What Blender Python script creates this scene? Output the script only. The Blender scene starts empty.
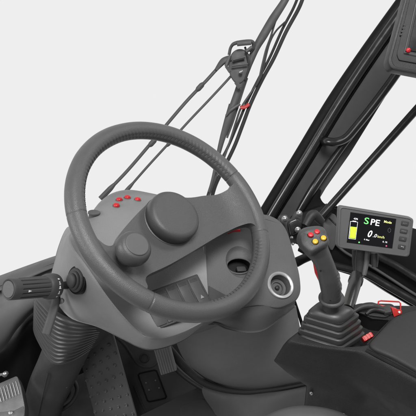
import bpy, bmesh, math, random
from mathutils import Vector, Matrix, noise
random.seed(7)
S = bpy.context.scene
# ------------------------------------------------------------------ camera
CAMZ = 1.37; PITCH = 35.0; K = math.tan(math.radians(20)) / 208.0
cam = bpy.data.cameras.new('camera'); camo = bpy.data.objects.new('camera', cam)
S.collection.objects.link(camo)
camo.location = (0, 0, CAMZ); camo.rotation_euler = (math.radians(90 - PITCH), 0, 0)
cam.sensor_fit = 'HORIZONTAL'; cam.sensor_width = 36; cam.lens = 18 / math.tan(math.radians(20))
cam.clip_start = 0.02; cam.clip_end = 200
S.camera = camo
S.render.resolution_x = 1024; S.render.resolution_y = 1024
CM = Matrix.Translation(camo.location) @ camo.rotation_euler.to_matrix().to_4x4()
CR = CM.to_3x3()
# ------------------------------------------------------------------ studio light
w = bpy.data.worlds.new("World"); S.world = w; w.use_nodes = True
nt = w.node_tree; bg = nt.nodes['Background']
tc = nt.nodes.new('ShaderNodeTexCoord'); dp_ = nt.nodes.new('ShaderNodeVectorMath'); dp_.operation = 'DOT_PRODUCT'
dp_.inputs[1].default_value = (0, .82, -.57)               # backdrop tone ahead, world darkened behind and above to add contrast
mr = nt.nodes.new('ShaderNodeMapRange'); mr.interpolation_type = 'SMOOTHSTEP'
mr.inputs['From Min'].default_value = -.25; mr.inputs['From Max'].default_value = .55
mr.inputs['To Min'].default_value = .14; mr.inputs['To Max'].default_value = .855
nt.links.new(tc.outputs['Generated'], dp_.inputs[0]); nt.links.new(dp_.outputs['Value'], mr.inputs['Value'])
nt.links.new(mr.outputs[0], bg.inputs['Color'])
bg.inputs['Strength'].default_value = 1.0
def area(loc, target, size, power):
    l = bpy.data.lights.new('softbox', 'AREA'); l.shape = 'SQUARE'; l.size = size; l.energy = power
    o = bpy.data.objects.new('softbox', l); S.collection.objects.link(o); o.location = loc
    o.rotation_euler = (Vector(target) - Vector(loc)).to_track_quat('-Z', 'Y').to_euler()
area((0.3, 0.1, 3.0), (0.05, 1.0, .7), .8, 64)
area((-1.8, 0.3, 1.5), (0, 1.3, .25), .8, 22)  # unseen fill lamp added from the left to brighten footwell and bellows
area((-0.5, -.7, 2.1), (-.05, 1.35, .1), .7, 10)  # added fill lamp near the camera, lifts the footwell
area((2.0, 1.9, 2.6), (0.2, 1.1, .6), .6, 14)
S.view_settings.view_transform = 'Standard'; S.view_settings.look = 'None'
S.view_settings.exposure = 0; S.view_settings.gamma = 1
S.render.engine = 'CYCLES'
try: S.cycles.max_bounces = 6
except Exception: pass
# ------------------------------------------------------------------ pixel/space helpers
O = Vector((0, 0, CAMZ))
def P(x, y, d): return CM @ Vector(((x - 208) * K * d, -(y - 208) * K * d, -d))
def ray(x, y): return CR @ Vector(((x - 208) * K, -(y - 208) * K, -1))
def onplane(x, y, c, n):
    r = ray(x, y); return O + r * ((c - O).dot(n) / r.dot(n))
def H(x, y, z): return onplane(x, y, Vector((0, 0, z)), Vector((0, 0, 1)))
WC = P(175.12, 214.66, 1.05)
WN = (CR @ Vector((.50394, .50574, math.sqrt(1 - .50394**2 - .50574**2)))).normalized()
def Wp(x, y, h=0.0): return onplane(x, y, WC + WN * h, WN)
def frame(o, n, up):
    n = n.normalized(); u = up.cross(n).normalized(); v = n.cross(u)
    return Matrix(((u.x, v.x, n.x, o.x), (u.y, v.y, n.y, o.y), (u.z, v.z, n.z, o.z), (0, 0, 0, 1)))
CU = CR @ Vector((0, 1, 0)); CX = CR @ Vector((1, 0, 0)); CZ = CR @ Vector((0, 0, 1))
def crom(pts, n, closed=False):
    out = []; N = len(pts)
    if N < 3 and not closed:
        return [pts[0].lerp(pts[-1], i / n) for i in range(n + 1)]
    segs = N if closed else N - 1
    for i in range(segs):
        p1 = pts[i]; p2 = pts[(i + 1) % N]
        p0 = pts[(i - 1) % N] if closed or i > 0 else p1 * 2 - p2
        p3 = pts[(i + 2) % N] if closed or i + 2 < N else p2 * 2 - p1
        for j in range(n):
            t = j / n
            out.append(.5 * ((2 * p1) + (p2 - p0) * t + (2 * p0 - 5 * p1 + 4 * p2 - p3) * t * t + (3 * p1 - p0 - 3 * p2 + p3) * t**3))
    if not closed: out.append(pts[-1].copy())
    return out
def V2(pts): return [Vector((a, b, 0)) for a, b in pts]
# ------------------------------------------------------------------ materials
MATS = {}
def mat(name, col, rough=.55, spec=.4, bump=.12, bscale=900, metal=0, var=.12, coat=0, emit=None, kind='noise'):
    m = bpy.data.materials.new(name); m.use_nodes = True; MATS[name] = m
    t = m.node_tree; b = t.nodes['Principled BSDF']
    if not isinstance(col, (tuple, list)): col = (col, col, col)
    b.inputs['Roughness'].default_value = rough; b.inputs['Specular IOR Level'].default_value = spec
    b.inputs['Metallic'].default_value = metal; b.inputs['Coat Weight'].default_value = coat
    b.inputs['Coat Roughness'].default_value = .15
    co = t.nodes.new('ShaderNodeTexCoord')
    n1 = t.nodes.new('ShaderNodeTexNoise'); n1.inputs['Scale'].default_value = 14; n1.inputs['Detail'].default_value = 6
    t.links.new(co.outputs['Object'], n1.inputs['Vector'])
    mx = t.nodes.new('ShaderNodeMix'); mx.data_type = 'RGBA'
    mx.inputs[6].default_value = (*[c * (1 - var) for c in col], 1); mx.inputs[7].default_value = (*[min(1, c * (1 + var)) for c in col], 1)
    t.links.new(n1.outputs['Fac'], mx.inputs[0])
    t.links.new(mx.outputs[2], b.inputs['Base Color'])
    rr = t.nodes.new('ShaderNodeMapRange'); rr.inputs['From Min'].default_value = .3; rr.inputs['From Max'].default_value = .7
    rr.inputs['To Min'].default_value = max(0, rough - .07); rr.inputs['To Max'].default_value = min(1, rough + .07)
    n3 = t.nodes.new('ShaderNodeTexNoise'); n3.inputs['Scale'].default_value = 40; n3.inputs['Detail'].default_value = 8
    t.links.new(co.outputs['Object'], n3.inputs['Vector'])
    t.links.new(n3.outputs['Fac'], rr.inputs['Value']); t.links.new(rr.outputs[0], b.inputs['Roughness'])
    if bump:
        if kind == 'cell':
            n2 = t.nodes.new('ShaderNodeTexVoronoi'); n2.inputs['Scale'].default_value = bscale; src = n2.outputs['Distance']
        else:
            n2 = t.nodes.new('ShaderNodeTexNoise'); n2.inputs['Scale'].default_value = bscale; n2.inputs['Detail'].default_value = 3; src = n2.outputs['Fac']
        t.links.new(co.outputs['Object'], n2.inputs['Vector'])
        bp = t.nodes.new('ShaderNodeBump'); bp.inputs['Strength'].default_value = bump; bp.inputs['Distance'].default_value = .001
        t.links.new(src, bp.inputs['Height']); t.links.new(bp.outputs[0], b.inputs['Normal'])
    if emit:
        b.inputs['Emission Color'].default_value = (*emit[:3], 1); b.inputs['Emission Strength'].default_value = emit[3]
    return m
mat('leather', .076, .4, .5, .25, 1000, kind='cell')
mat('leather_plain', .07, .4, .5, .25, 1000, kind='cell')
mat('thread', .05, .7, .2)
mat('soft_plastic', .1, .5, .35, .4, 1200)
mat('knob_plastic', .062, .38, .45, .35, 1200)
mat('shell_plastic', .2, .5, .4, .5, 900)
mat('dash_plastic', .1, .52, .35, .6, 900)
mat('wall_plastic', .23, .6, .3, .5, 800)
mat('switch_plastic', .05, .5, .3, .1)
mat('rubber', .05, .55, .3, .2, 600)
mat('bellows_rubber', .04, .38, .5, .1, 900)
mat('grip_plastic', .052, .4, .45, .4, 1200)
mat('cover_plastic', .055, .45, .4, .4, 900)
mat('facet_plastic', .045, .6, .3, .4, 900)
mat('ledge_plastic', .085, .55, .35, .5, 800)
mat('dark_plastic', .032, .45, .35, .4, 900)
mat('arm_plastic', .016, .5, .3, .8, 900)
mat('arm_pad', .03, .55, .3, .3, 800)
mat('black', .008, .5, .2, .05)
mat('black_gloss', .016, .26, .8, .02, var=.2)
mat('frame_paint', .08, .42, .35, .06, 500, var=.25)
mat('seal_rubber', .007, .6, .15, .1)
mat('matte_floor', .055, .75, .15, .6, 500, var=.3)
mat('mat_rubber', .036, .65, .2, .3, 500)
mat('tread_metal', .15, .42, .4, .25, 300, var=.35)
mat('side_paint', .085, .5, .3, .15, 600)
mat('pedal_rubber', .25, .6, .3, .2)
mat('aluminium', .22, .38, .5, .15, 400, metal=.7, var=.1)
mat('bolt_metal', .32, .38, .5, 0, metal=.8)
mat('chrome', .68, .3, .5, 0, metal=.7, var=.02)
mat('hazed_grey', .08, .5, .3, .1, var=.35)  # lighter grey carries the windscreen haze over wiper and thin hose
mat('hose_rubber', .035, .5, .3, .1, var=.4)
mat('red', (.5, .012, .018), .42, .5, 0, var=.1)
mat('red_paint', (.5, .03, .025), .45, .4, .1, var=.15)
mat('yellow', (.68, .4, .03), .4, .4, 0)
mat('white_mark', .75, .6, .2, 0, var=.02)
mat('grey_mark', .22, .6, .2, 0, var=.02)
mat('screen_glass', (.006, .006, .007), .18, .4, 0, emit=(.5, .5, .58, .006))
mat('lcd_white', .8, .5, .2, 0, emit=(.95, .97, 1, .75))
mat('lcd_green', (.2, .7, .2), .5, .2, 0, emit=(.12, .8, .16, .7))
mat('lcd_lime', (.5, .7, .05), .5, .2, 0, emit=(.42, .8, .03, .75))
mat('lcd_yellow', (.7, .7, .3), .5, .2, 0, emit=(.75, .85, .25, .6))
mat('lcd_pink', (.3, .1, .2), .5, .2, 0, emit=(.8, .1, .2, .5))
mat('bezel_plastic', .11, .5, .35, .15, 900)
# ------------------------------------------------------------------ mesh builder
ORIG = {}
def thing(name, label, cat, loc, group=None, kind=None):
    o = bpy.data.objects.new(name, None); S.collection.objects.link(o); o.location = loc
    o.empty_display_size = .05; o['label'] = label; o['category'] = cat
    if group: o['group'] = group
    ORIG[o] = Vector(loc); return o
class MB:
    def __init__(s): s.v = []; s.f = []
    def add(s, vs, fs):
        b = len(s.v); s.v += [Vector(v) for v in vs]; s.f += [[b + i for i in f] for f in fs]; return s
    def rings(s, R, closed_u=True, cap0=True, cap1=True, loop=False):
        n = len(R[0]); m = len(R); vs = [p for r in R for p in r]; fs = []
        for i in range(m if loop else m - 1):
            for j in range(n if closed_u else n - 1):
                a = i * n + j; b = i * n + (j + 1) % n; i2 = (i + 1) % m
                c = i2 * n + (j + 1) % n; d = i2 * n + j
                fs.append([a, b, c, d])
        if cap0 and not loop: fs.append(list(range(n))[::-1])
        if cap1 and not loop: fs.append([(m - 1) * n + j for j in range(n)])
        return s.add(vs, fs)
    def tube(s, pts, r, n=12, sm=8, closed=False, flat=1.0, ref=None, smooth=True):
        """sweep; r = float or list per control point; flat = squash factor of 2nd axis"""
        rr = r if isinstance(r, (list, tuple)) else [r] * len(pts)
        if smooth and len(pts) > 2 or closed:
            q = crom(pts, sm, closed); N = len(q); rad = []
            for i in range(N):
                t = i / sm; a = int(t) % len(rr); b = (a + 1) % len(rr) if closed else min(a + 1, len(rr) - 1)
                rad.append(rr[a] + (rr[b] - rr[a]) * (t - int(t)))
        else: q = pts; rad = rr
        N = len(q); R = []; prev = None
        for i in range(N):
            if closed: t = (q[(i + 1) % N] - q[i - 1]).normalized()
            else: t = (q[min(i + 1, N - 1)] - q[max(i - 1, 0)]).normalized()
            if ref is not None: a = (ref - t * ref.dot(t)).normalized()
            elif prev is None:
                a = t.orthogonal().normalized()
            else: a = (prev - t * prev.dot(t)).normalized()
            prev = a; b = t.cross(a)
            R.append([q[i] + a * (rad[i] * math.cos(2 * math.pi * k / n)) + b * (rad[i] * flat * math.sin(2 * math.pi * k / n)) for k in range(n)])
        return s.rings(R, loop=closed)
    def lathe(s, prof, M, n=40, sx=1, sy=1, cap0=True, cap1=True):
        R = [[M @ Vector((r * sx * math.cos(2 * math.pi * k / n), r * sy * math.sin(2 * math.pi * k / n), h)) for k in range(n)] for r, h in prof]
        return s.rings(R, cap0=cap0, cap1=cap1)
    def prism(s, poly, vec):
        n = len(poly); vs = list(poly) + [p + vec for p in poly]
        fs = [list(range(n))[::-1], list(range(n, 2 * n))] + [[i, (i + 1) % n, n + (i + 1) % n, n + i] for i in range(n)]
        return s.add(vs, fs)
    def box(s, M, sx, sy, sz, c=(0, 0, 0)):
        vs = [M @ Vector((c[0] + a * sx / 2, c[1] + b * sy / 2, c[2] + d * sz / 2)) for a in (-1, 1) for b in (-1, 1) for d in (-1, 1)]
        return s.add(vs, [[0, 1, 3, 2], [4, 6, 7, 5], [0, 4, 5, 1], [2, 3, 7, 6], [0, 2, 6, 4], [1, 5, 7, 3]])
    def ball(s, c, r, n=12, M=None):
        M = M or Matrix.Identity(4)
        R = [[c + (M.to_3x3() @ Vector((math.sin(a) * math.cos(b), math.sin(a) * math.sin(b), -math.cos(a)))) * r for b in [2 * math.pi * k / n for k in range(n)]] for a in [math.pi * (i + .01) / (n // 2 + .02) for i in range(n // 2 + 1)]]
        return s.rings(R)
    def patch(s, rows, nu=6, nv=6):
        A = [crom(r, nu) for r in rows]; n = len(A[0])
        cols = [crom([A[i][j] for i in range(len(A))], nv) for j in range(n)]
        m = len(cols[0])
        return s.rings([[cols[j][i] for j in range(n)] for i in range(m)], closed_u=False, cap0=False, cap1=False)
def raw(name, mb, origin):
    me = bpy.data.meshes.new(name); me.from_pydata([tuple(v - origin) for v in mb.v], [], mb.f)
    bm = bmesh.new(); bm.from_mesh(me)
    bmesh.ops.remove_doubles(bm, verts=bm.verts, dist=1e-6)
    bmesh.ops.recalc_face_normals(bm, faces=bm.faces); bm.to_mesh(me); bm.free(); return me
def build(name, mb, m, parent=None, bevel=0, seg=3, solid=0, cut=None, label=None, ang=35, subs=0):
    root = parent
    while root is not None and root.parent: root = root.parent
    origin = ORIG.get(root, Vector((0, 0, 0)))
    me = raw(name, mb, origin)
    if solid:                                           # make open sheet face the camera, thickness goes away from it
        acc = 0
        for p in me.polygons: acc += p.normal.dot(O - (p.center + origin)) * p.area
        if acc < 0: me.flip_normals()
    o = bpy.data.objects.new(name, me); S.collection.objects.link(o)
    if solid:
        md = o.modifiers.new('s', 'SOLIDIFY'); md.thickness = solid; md.offset = -1
    tmp = []
    for c in cut or []:
        cm = raw('c', c, origin); co = bpy.data.objects.new('c', cm); S.collection.objects.link(co); tmp.append(co)
        md = o.modifiers.new('b', 'BOOLEAN'); md.operation = 'DIFFERENCE'; md.solver = 'EXACT'; md.object = co
    if bevel:
        md = o.modifiers.new('v', 'BEVEL'); md.width = bevel; md.segments = seg; md.limit_method = 'ANGLE'; md.angle_limit = math.radians(35)
        md.use_clamp_overlap = True
    if subs:
        md = o.modifiers.new('u', 'SUBSURF'); md.levels = subs; md.render_levels = subs
    if o.modifiers:
        bpy.context.view_layer.update(); dg = bpy.context.evaluated_depsgraph_get()
        nm = bpy.data.meshes.new_from_object(o.evaluated_get(dg)); o.modifiers.clear(); old = o.data; o.data = nm; nm.name = name
        bpy.data.meshes.remove(old)
    for c in tmp:
        d = c.data; bpy.data.objects.remove(c); bpy.data.meshes.remove(d)
    me = o.data; me.materials.clear(); me.materials.append(MATS[m])
    me.polygons.foreach_set('use_smooth', [True] * len(me.polygons))
    me.set_sharp_from_angle(angle=math.radians(ang)); me.update()
    if parent is not None: o.parent = parent
    if label: o['label'] = label
    return o
def solo(name, mb, m, label, cat, group=None, kind=None, **k):
    """thing that is one mesh: origin at its bounding base"""
    c = sum(mb.v, Vector()) / len(mb.v); c.z = min(v.z for v in mb.v)
    me_o = build(name, MB().add([v - c for v in mb.v], mb.f), m, **k) if not k.get('solid') and not k.get('cut') else build(name, mb, m, **k)
    if not k.get('solid') and not k.get('cut'): me_o.location = c
    if kind: me_o['kind'] = kind
    else: me_o['label'] = label; me_o['category'] = cat
    if group: me_o['group'] = group
    return me_o
def rrect(w, h, r, n=5):
    out = []
    for cx, cy, a0 in ((w/2 - r, h/2 - r, 0), (-w/2 + r, h/2 - r, 90), (-w/2 + r, -h/2 + r, 180), (w/2 - r, -h/2 + r, 270)):
        for i in range(n + 1):
            a = math.radians(a0 + 90 * i / n); out.append(Vector((cx + r * math.cos(a), cy + r * math.sin(a), 0)))
    return out
def slab(M, poly, z0, z1):
    return MB().prism([M @ (p + Vector((0, 0, z0))) for p in poly], M.to_3x3() @ Vector((0, 0, z1 - z0)))
def rpoly(pts, r, n=4):
    """round the corners of a 3D polygon"""
    out = []; N = len(pts)
    for i in range(N):
        a, b, c = pts[i - 1], pts[i], pts[(i + 1) % N]
        la = (a - b).length; lc = (c - b).length; q = min(r, la * .45, lc * .45)
        p0 = b + (a - b) * (q / la); p1 = b + (c - b) * (q / lc)
        for j in range(n + 1):
            t = j / n; out.append(p0.lerp(b, t).lerp(b.lerp(p1, t), t))
    return out
def text(s, M, size, m, name, parent, align='LEFT', shear=0, sx=1, bold=0):
    cu = bpy.data.curves.new('t', 'FONT'); cu.body = s; cu.size = size; cu.extrude = .0002; cu.align_x = align; cu.shear = shear; cu.offset = bold
    cu.resolution_u = 3
    o = bpy.data.objects.new('t', cu); S.collection.objects.link(o); bpy.context.view_layer.update()
    me = bpy.data.meshes.new_from_object(o.evaluated_get(bpy.context.evaluated_depsgraph_get()))
    mb = MB().add([M @ Vector((v.co.x * sx, v.co.y, v.co.z)) for v in me.vertices], [list(p.vertices) for p in me.polygons])
    bpy.data.objects.remove(o); bpy.data.curves.remove(cu); bpy.data.meshes.remove(me)
    return build(name, mb, m, parent, ang=20)

# ================================================================== SETTING: cab floor
fl = [H(x, y, -.09) for x, y in ((-60, 335), (60, 320), (200, 318), (285, 345), (330, 392), (480, 430), (480, 480), (-60, 480))]
fo = solo('floor', MB().prism(fl, Vector((0, 0, -.03))), 'matte_floor', None, None, kind='structure')

# ================================================================== STEERING WHEEL
R0, r0 = .1907, .0172
U = (CX - WN * CX.dot(WN)).normalized(); Vv = WN.cross(U)
WM = Matrix(((U.x, Vv.x, WN.x, WC.x), (U.y, Vv.y, WN.y, WC.y), (U.z, Vv.z, WN.z, WC.z), (0, 0, 0, 1))); WI = WM.inverted()
def wl(x, y, h=0.0): q = WI @ Wp(x, y, h); return q
def wang(x, y): q = wl(x, y); return math.atan2(q.y, q.x)
sw = thing('steering_wheel', 'dark grey leather-wrapped steering wheel with spinner knob and round hub in the centre', 'steering wheel', WC)
# stitched spans, as angles of the rim
def span(p, q):
    a, b = wang(*p), wang(*q)
    while b > a: b -= 2 * math.pi
    return a, b
spans = [span((84, 212), (227, 183)), span((251, 238), (205, 303))]
def institch(a):
    for s0, s1 in spans:
        x = a
        while x > s0: x -= 2 * math.pi
        while x < s0 - 2 * math.pi: x += 2 * math.pi
        if x > s1: return min(1, min(s0 - x, x - s1) / .04)
    return 0
N, Mm = 1440, 40; per = 138
seams = [wang(84, 215), wang(230, 178), wang(264, 235), wang(148, 308)]
RR = []
for i in range(N):
    a = 2 * math.pi * i / N; k = institch(a); ca, sa = math.cos(a), math.sin(a); ring = []
    gd = min(abs((a - s + math.pi) % (2 * math.pi) - math.pi) for s in seams)
    g = -.0009 * math.exp(-(gd / .006)**2)
    wob = .00035 * noise.noise(Vector((ca * 4, sa * 4, 0)))
    for j in range(Mm):
        t = 2 * math.pi * j / Mm                       # 0 = outward, pi/2 = toward +n
        da = (t - math.radians(150) + math.pi) % (2 * math.pi) - math.pi
        x = a * per / (2 * math.pi) * 1.0 + da * .9
        fr = x - math.floor(x)
        puck = k * (.0011 * abs(math.sin(math.pi * fr)) - .0006) * math.exp(-(da / .42)**2)
        groove = -.0016 * k * math.exp(-(da / .10)**2)
        r = r0 + g + wob + puck + groove
        ring.append(WM @ Vector(((R0 + r * math.cos(t)) * ca, (R0 + r * math.cos(t)) * sa, r * math.sin(t))))
    RR.append(ring)
rim = build('rim', MB().rings(RR, loop=True), 'leather', sw, ang=80)
for s0, s1 in spans:
    st = MB()
    n = int((s0 - s1) * per / (2 * math.pi))
    for i in range(1, n):
        a = s0 - i * 2 * math.pi / per
        pts = []
        for dt, dl in ((-.17, -.0016), (0, 0), (.17, .0016)):
            t = math.radians(150) + dt; aa = a + dl / R0; r = r0 + .0002 - .0009 * (1 - abs(dt) / .17)
            pts.append(WM @ Vector(((R0 + r * math.cos(t)) * math.cos(aa), (R0 + r * math.cos(t)) * math.sin(aa), r * math.sin(t))))
        st.tube(pts, .00045, n=5, sm=2)
    build('stitching', st, 'thread', rim)
# spoke plate
def wq(pts, h): return [wl(x, y, h) for x, y in pts]
hp = -.012
ctrl = [(266, 218), (254, 200), (242, 186), (233, 180.5), (229.5, 186), (225, 192.5), (216, 196), (203, 197), (186, 199), (160, 196), (149, 203), (138, 213), (127, 225), (119, 235), (114, 244), (108, 250), (100, 250), (84, 240),
        (86, 262), (108, 288), (132, 305), (142, 293), (141, 284), (148, 276), (170, 265), (195, 250.5), (215, 238.5), (227, 232.2), (237, 228.6), (247, 228.6), (254, 238), (263, 250), (268, 232)]
pl = [p * min(1, (R0 - .001) / p.length) for p in crom([Vector((q.x, q.y, 0)) for q in wq(ctrl, hp)], 5, True)]
spk = build('spoke_plate', MB().prism([WM @ Vector((p.x, p.y, hp - .013)) for p in pl], WN * .018), 'leather_plain', sw, bevel=.0075, seg=6, ang=50)
def liftmesh(ob):
    bm = bmesh.new(); bm.from_mesh(ob.data)
    bmesh.ops.triangulate(bm, faces=[f for f in bm.faces if len(f.verts) > 4])
    for ax in (U, Vv):
        for k in range(-26, 27):
            g = list(bm.verts) + list(bm.edges) + list(bm.faces)
            bmesh.ops.bisect_plane(bm, geom=g, plane_co=ax * (k * .0075 + .0011), plane_no=ax)
    for v in bm.verts:
        q = Vector((v.co.dot(U), v.co.dot(Vv), v.co.dot(WN)))          # origin of the wheel is its centre
        rr = math.hypot(q.x, q.y); t = min(1, max(0, (rr - .118) / .062)); t = t * t * (3 - 2 * t)
        v.co += WN * (.0165 * t)
    bm.to_mesh(ob.data); bm.free()
    ob.data.polygons.foreach_set('use_smooth', [True] * len(ob.data.polygons)); ob.data.set_sharp_from_angle(angle=math.radians(60))
liftmesh(spk)
# hub cap
hc = wl(169.3, 221, -.008)
HM = WM @ Matrix.Translation((hc.x, hc.y, -.012))
build('hub_cap', MB().lathe([(.052, 0), (.0515, .006), (.0485, .0075), (.0502, .009), (.0500, .021), (.0492, .0265), (.0470, .0300), (.0435, .0318), (.040, .0324), (.02, .0326), (.0001, .0326)], HM, 72), 'knob_plastic', sw, ang=50)
# spinner knob
kc = wl(123.5, 259.5, 0)
KM = WM @ Matrix.Translation((kc.x, kc.y, -.008))
kn = build('spinner_knob', MB().lathe([(.0135, .029), (.0215, .031), (.0268, .0355), (.0290, .0415), (.0292, .048), (.0280, .0545), (.0250, .0595), (.0222, .0615), (.0001, .0620)], KM, 56), 'knob_plastic', sw, ang=60)
build('knob_stem', MB().lathe([(.0235, -.004), (.0215, .003), (.0170, .008), (.0142, .014), (.0142, .0315)], KM, 40), 'soft_plastic', kn, ang=60)
build('knob_disc', MB().lathe([(.0198, .0605), (.0196, .0630), (.0186, .0636), (.0001, .0638)], KM, 40), 'soft_plastic', kn, ang=30)

# ================================================================== STEERING CONSOLE (light shroud)
h0 = -.105
sc = thing('steering_console', 'light grey moulded steering console with red buttons behind the steering wheel', 'console', P(130, 330, 1.25))
rows = [
 [P(88, 222, 1.24), P(103, 199, 1.27), P(124, 190, 1.30), P(150, 193, 1.32), P(182, 202, 1.33), P(207, 220, 1.33)],
 [P(82, 226, 1.17), P(101, 202, 1.21), P(123, 193, 1.24), P(150, 197, 1.25), P(182, 206, 1.26), P(207, 225, 1.26)],
 [P(71, 235, 1.10), P(100, 215, 1.145), P(124, 208, 1.175), P(150, 212, 1.185), P(182, 222, 1.19), P(206, 236, 1.19)],
 [P(73, 247, 1.06), P(97, 243, 1.10), P(122, 238, 1.125), P(150, 243, 1.135), P(182, 250, 1.145), P(206, 256, 1.15)],
 [P(88, 268, 1.03), P(103, 269, 1.06), P(125, 268, 1.085), P(152, 270, 1.10), P(182, 274, 1.115), P(207, 278, 1.12)],
 [P(108, 297, 1.01), P(119, 297, 1.03), P(133, 297, 1.05), P(156, 298, 1.07), P(183, 299, 1.09), P(208, 299, 1.10)],
 [P(127, 320, 1.00), P(135, 321, 1.015), P(146, 322, 1.03), P(162, 321, 1.05), P(184, 317, 1.075), P(206, 312, 1.09)],
 [P(141, 333, 1.00), P(147, 336.3, .999), P(155, 338, 1.006), P(168, 336, 1.04), P(185, 330, 1.07), P(203, 321, 1.09)],
]
shroud_top = MB().patch(rows, 6, 6)
# side wall from the ridge down to bellows
ridge = [q[0] for q in rows] + rows[-1][1:]
low = [P(70, 226, 1.40), P(66, 229, 1.30), P(61, 240, 1.20), P(55, 260, 1.16), P(51, 288, 1.14), P(68, 316, 1.12), P(98, 327, 1.10), P(124, 340, 1.07), P(138, 347, 1.06), P(152, 350, 1.06), P(170, 346, 1.09), P(187, 338, 1.13), P(204, 324, 1.14)]
lower2 = [P(72, 229, 1.5), P(68, 235, 1.42), P(66, 250, 1.34), P(62, 268, 1.30), P(60, 285, 1.27), P(72, 306, 1.25), P(98, 318, 1.24), P(124, 333, 1.22), P(138, 340, 1.20), P(152, 342, 1.20), P(170, 340, 1.22), P(188, 332, 1.24), P(204, 322, 1.24)]
def mixr(a, b, t, bul): return [p.lerp(q, t) + ((p + q) / 2 - P(150, 270, 1.25)).normalized() * bul for p, q in zip(a, b)]
side = MB().patch([ridge, mixr(ridge, low, .08, .003), mixr(ridge, low, .5, .004), mixr(ridge, low, .92, .001), low, mixr(low, lower2, .5, .0), lower2], 6, 5)
# hole for the stalk boot
SB = P(77.5, 280, 1.054)                                     # stalk pivot point in the shell's side wall
sax = (P(8.5, 289.3, .975) - P(56, 286.3, 1.055)).normalized()
SM = frame(SB, sax, CU)
shro = build('shroud', shroud_top, 'shell_plastic', sc, ang=60)
build('side_shroud', side, 'shell_plastic', sc, ang=60)
build('stalk_opening', MB().lathe([(.0001, .0035), (.0245, .0035), (.0255, .002), (.0255, -.03)], SM, 40, 1, 1.05), 'black', sc)
# raised oval instrument field
def cface(x, y): return onplane(x, y, P(124, 208, 1.172), (P(100, 215, 1.142) - P(150, 212, 1.182)).cross(P(124, 238, 1.122) - P(123, 199, 1.19)).normalized())
nface = (P(96, 225, 1.12) - P(150, 225, 1.16)).cross(P(124, 238, 1.122) - P(124, 208, 1.172)).normalized()
if nface.dot(CZ) < 0: nface = -nface
for x, y in ((116.3, 205.8), (119.2, 200), (127.3, 197.8), (137.6, 199.8)):
    d = 1.1695 if y > 203 else (1.1845 if y > 198.5 else 1.1955)
    ok_, hit_, nor_, _i = shro.ray_cast(O - ORIG[sc], ray(x, y).normalized())
    if nor_.dot(CZ) < 0: nor_ = -nor_
    M = frame(hit_ + ORIG[sc] + nor_ * .0022, nor_, CU) if ok_ else frame(P(x, y, d), nface, CU)
    build('bezel', MB().lathe([(.0082, -.006), (.0082, -.0020), (.0074, -.0012), (.0062, -.0014)], M, 24, cap0=False, cap1=False), 'soft_plastic', sc)
    build('button', MB().lathe([(.0066, -.008), (.0066, -.0004), (.0059, .0016), (.0040, .0030), (.0001, .0035)], M, 20), 'red', sc)
M = frame(P(94.0, 214.0, 1.146), (nface + CU * .9).normalized(), CU)
build('plug', MB().lathe([(.0105, -.012), (.0105, .001), (.0125, .0012), (.0125, .004), (.0115, .005), (.0001, .0052)], M, 28, 1, .8), 'soft_plastic', sc, label='flat round grey plug left of the red buttons')
# switch panel
o_, a_, b_ = (140, 296.5), (196, 276), (156, 329.5)
def pd(x, y):  # depth of console face in switch zone
    return onplane(x, y, P(182, 299, 1.083), SWN)
SWN = (P(208, 299, 1.096) - P(156, 298, 1.066)).cross(P(184, 317, 1.071) - P(182, 274, 1.111)).normalized()
if SWN.dot(CZ) < 0: SWN = -SWN
so, sa_, sb_ = pd(*o_), pd(*a_), pd(*b_)
ux = (sa_ - so); uy = (sb_ - so)
sp_c = so + ux / 2 + uy / 2
def sq(u0, v0, u1, v1, h=0): return [so + ux * u + uy * v + SWN * h for u, v in ((u0, v0), (u1, v0), (u1, v1), (u0, v1))]
sp = build('switch_panel', MB().prism(rpoly(sq(-.02, -.03, 1.02, 1.03, -.006), .003), SWN * .0105), 'dark_plastic', sc, bevel=.0008)
for i in range(5):
    u = i / 5
    q = sq(u + .012, .03, u + .188, .97, .0035)
    v = [q[0] + SWN * .003, q[1] + SWN * .003, q[2] + SWN * .003, q[3] + SWN * .003]
    mid0 = (v[0] + v[3]) / 2 - SWN * .0018; mid1 = (v[1] + v[2]) / 2 - SWN * .0018
    mb = MB().add([*q, v[0], v[1], v[2], v[3], mid0, mid1], [[3, 2, 1, 0], [4, 5, 9, 8], [8, 9, 6, 7], [0, 1, 5, 4], [2, 3, 7, 6], [1, 2, 6, 9, 5], [3, 0, 4, 8, 7]])
    build('rocker_switch', mb, 'switch_plastic', sp, bevel=.0007)
    # fine ribs at the top of each rocker
    rb = MB()
    for k in range(4):
        q = sq(u + .03, .06 + k * .028, u + .17, .068 + k * .028, .0067 - .0018 * (.07 + k * .028) / .5)
        rb.prism(q, SWN * .0006)
    build('grip_rib', rb, 'dark_plastic', sp)
tri = sq(.845, .55, .955, .73, .0062)
c = sum(tri, Vector()) / 4
def trim(s): return [c + (-(uy.normalized())) * .0042 * s, c + uy.normalized() * .0030 * s + ux.normalized() * .004 * s, c + uy.normalized() * .0030 * s - ux.normalized() * .004 * s]
build('hazard_symbol', MB().prism(trim(1), SWN * .0006), 'grey_mark', sp, label='small pale triangle on the last rocker switch')

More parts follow.
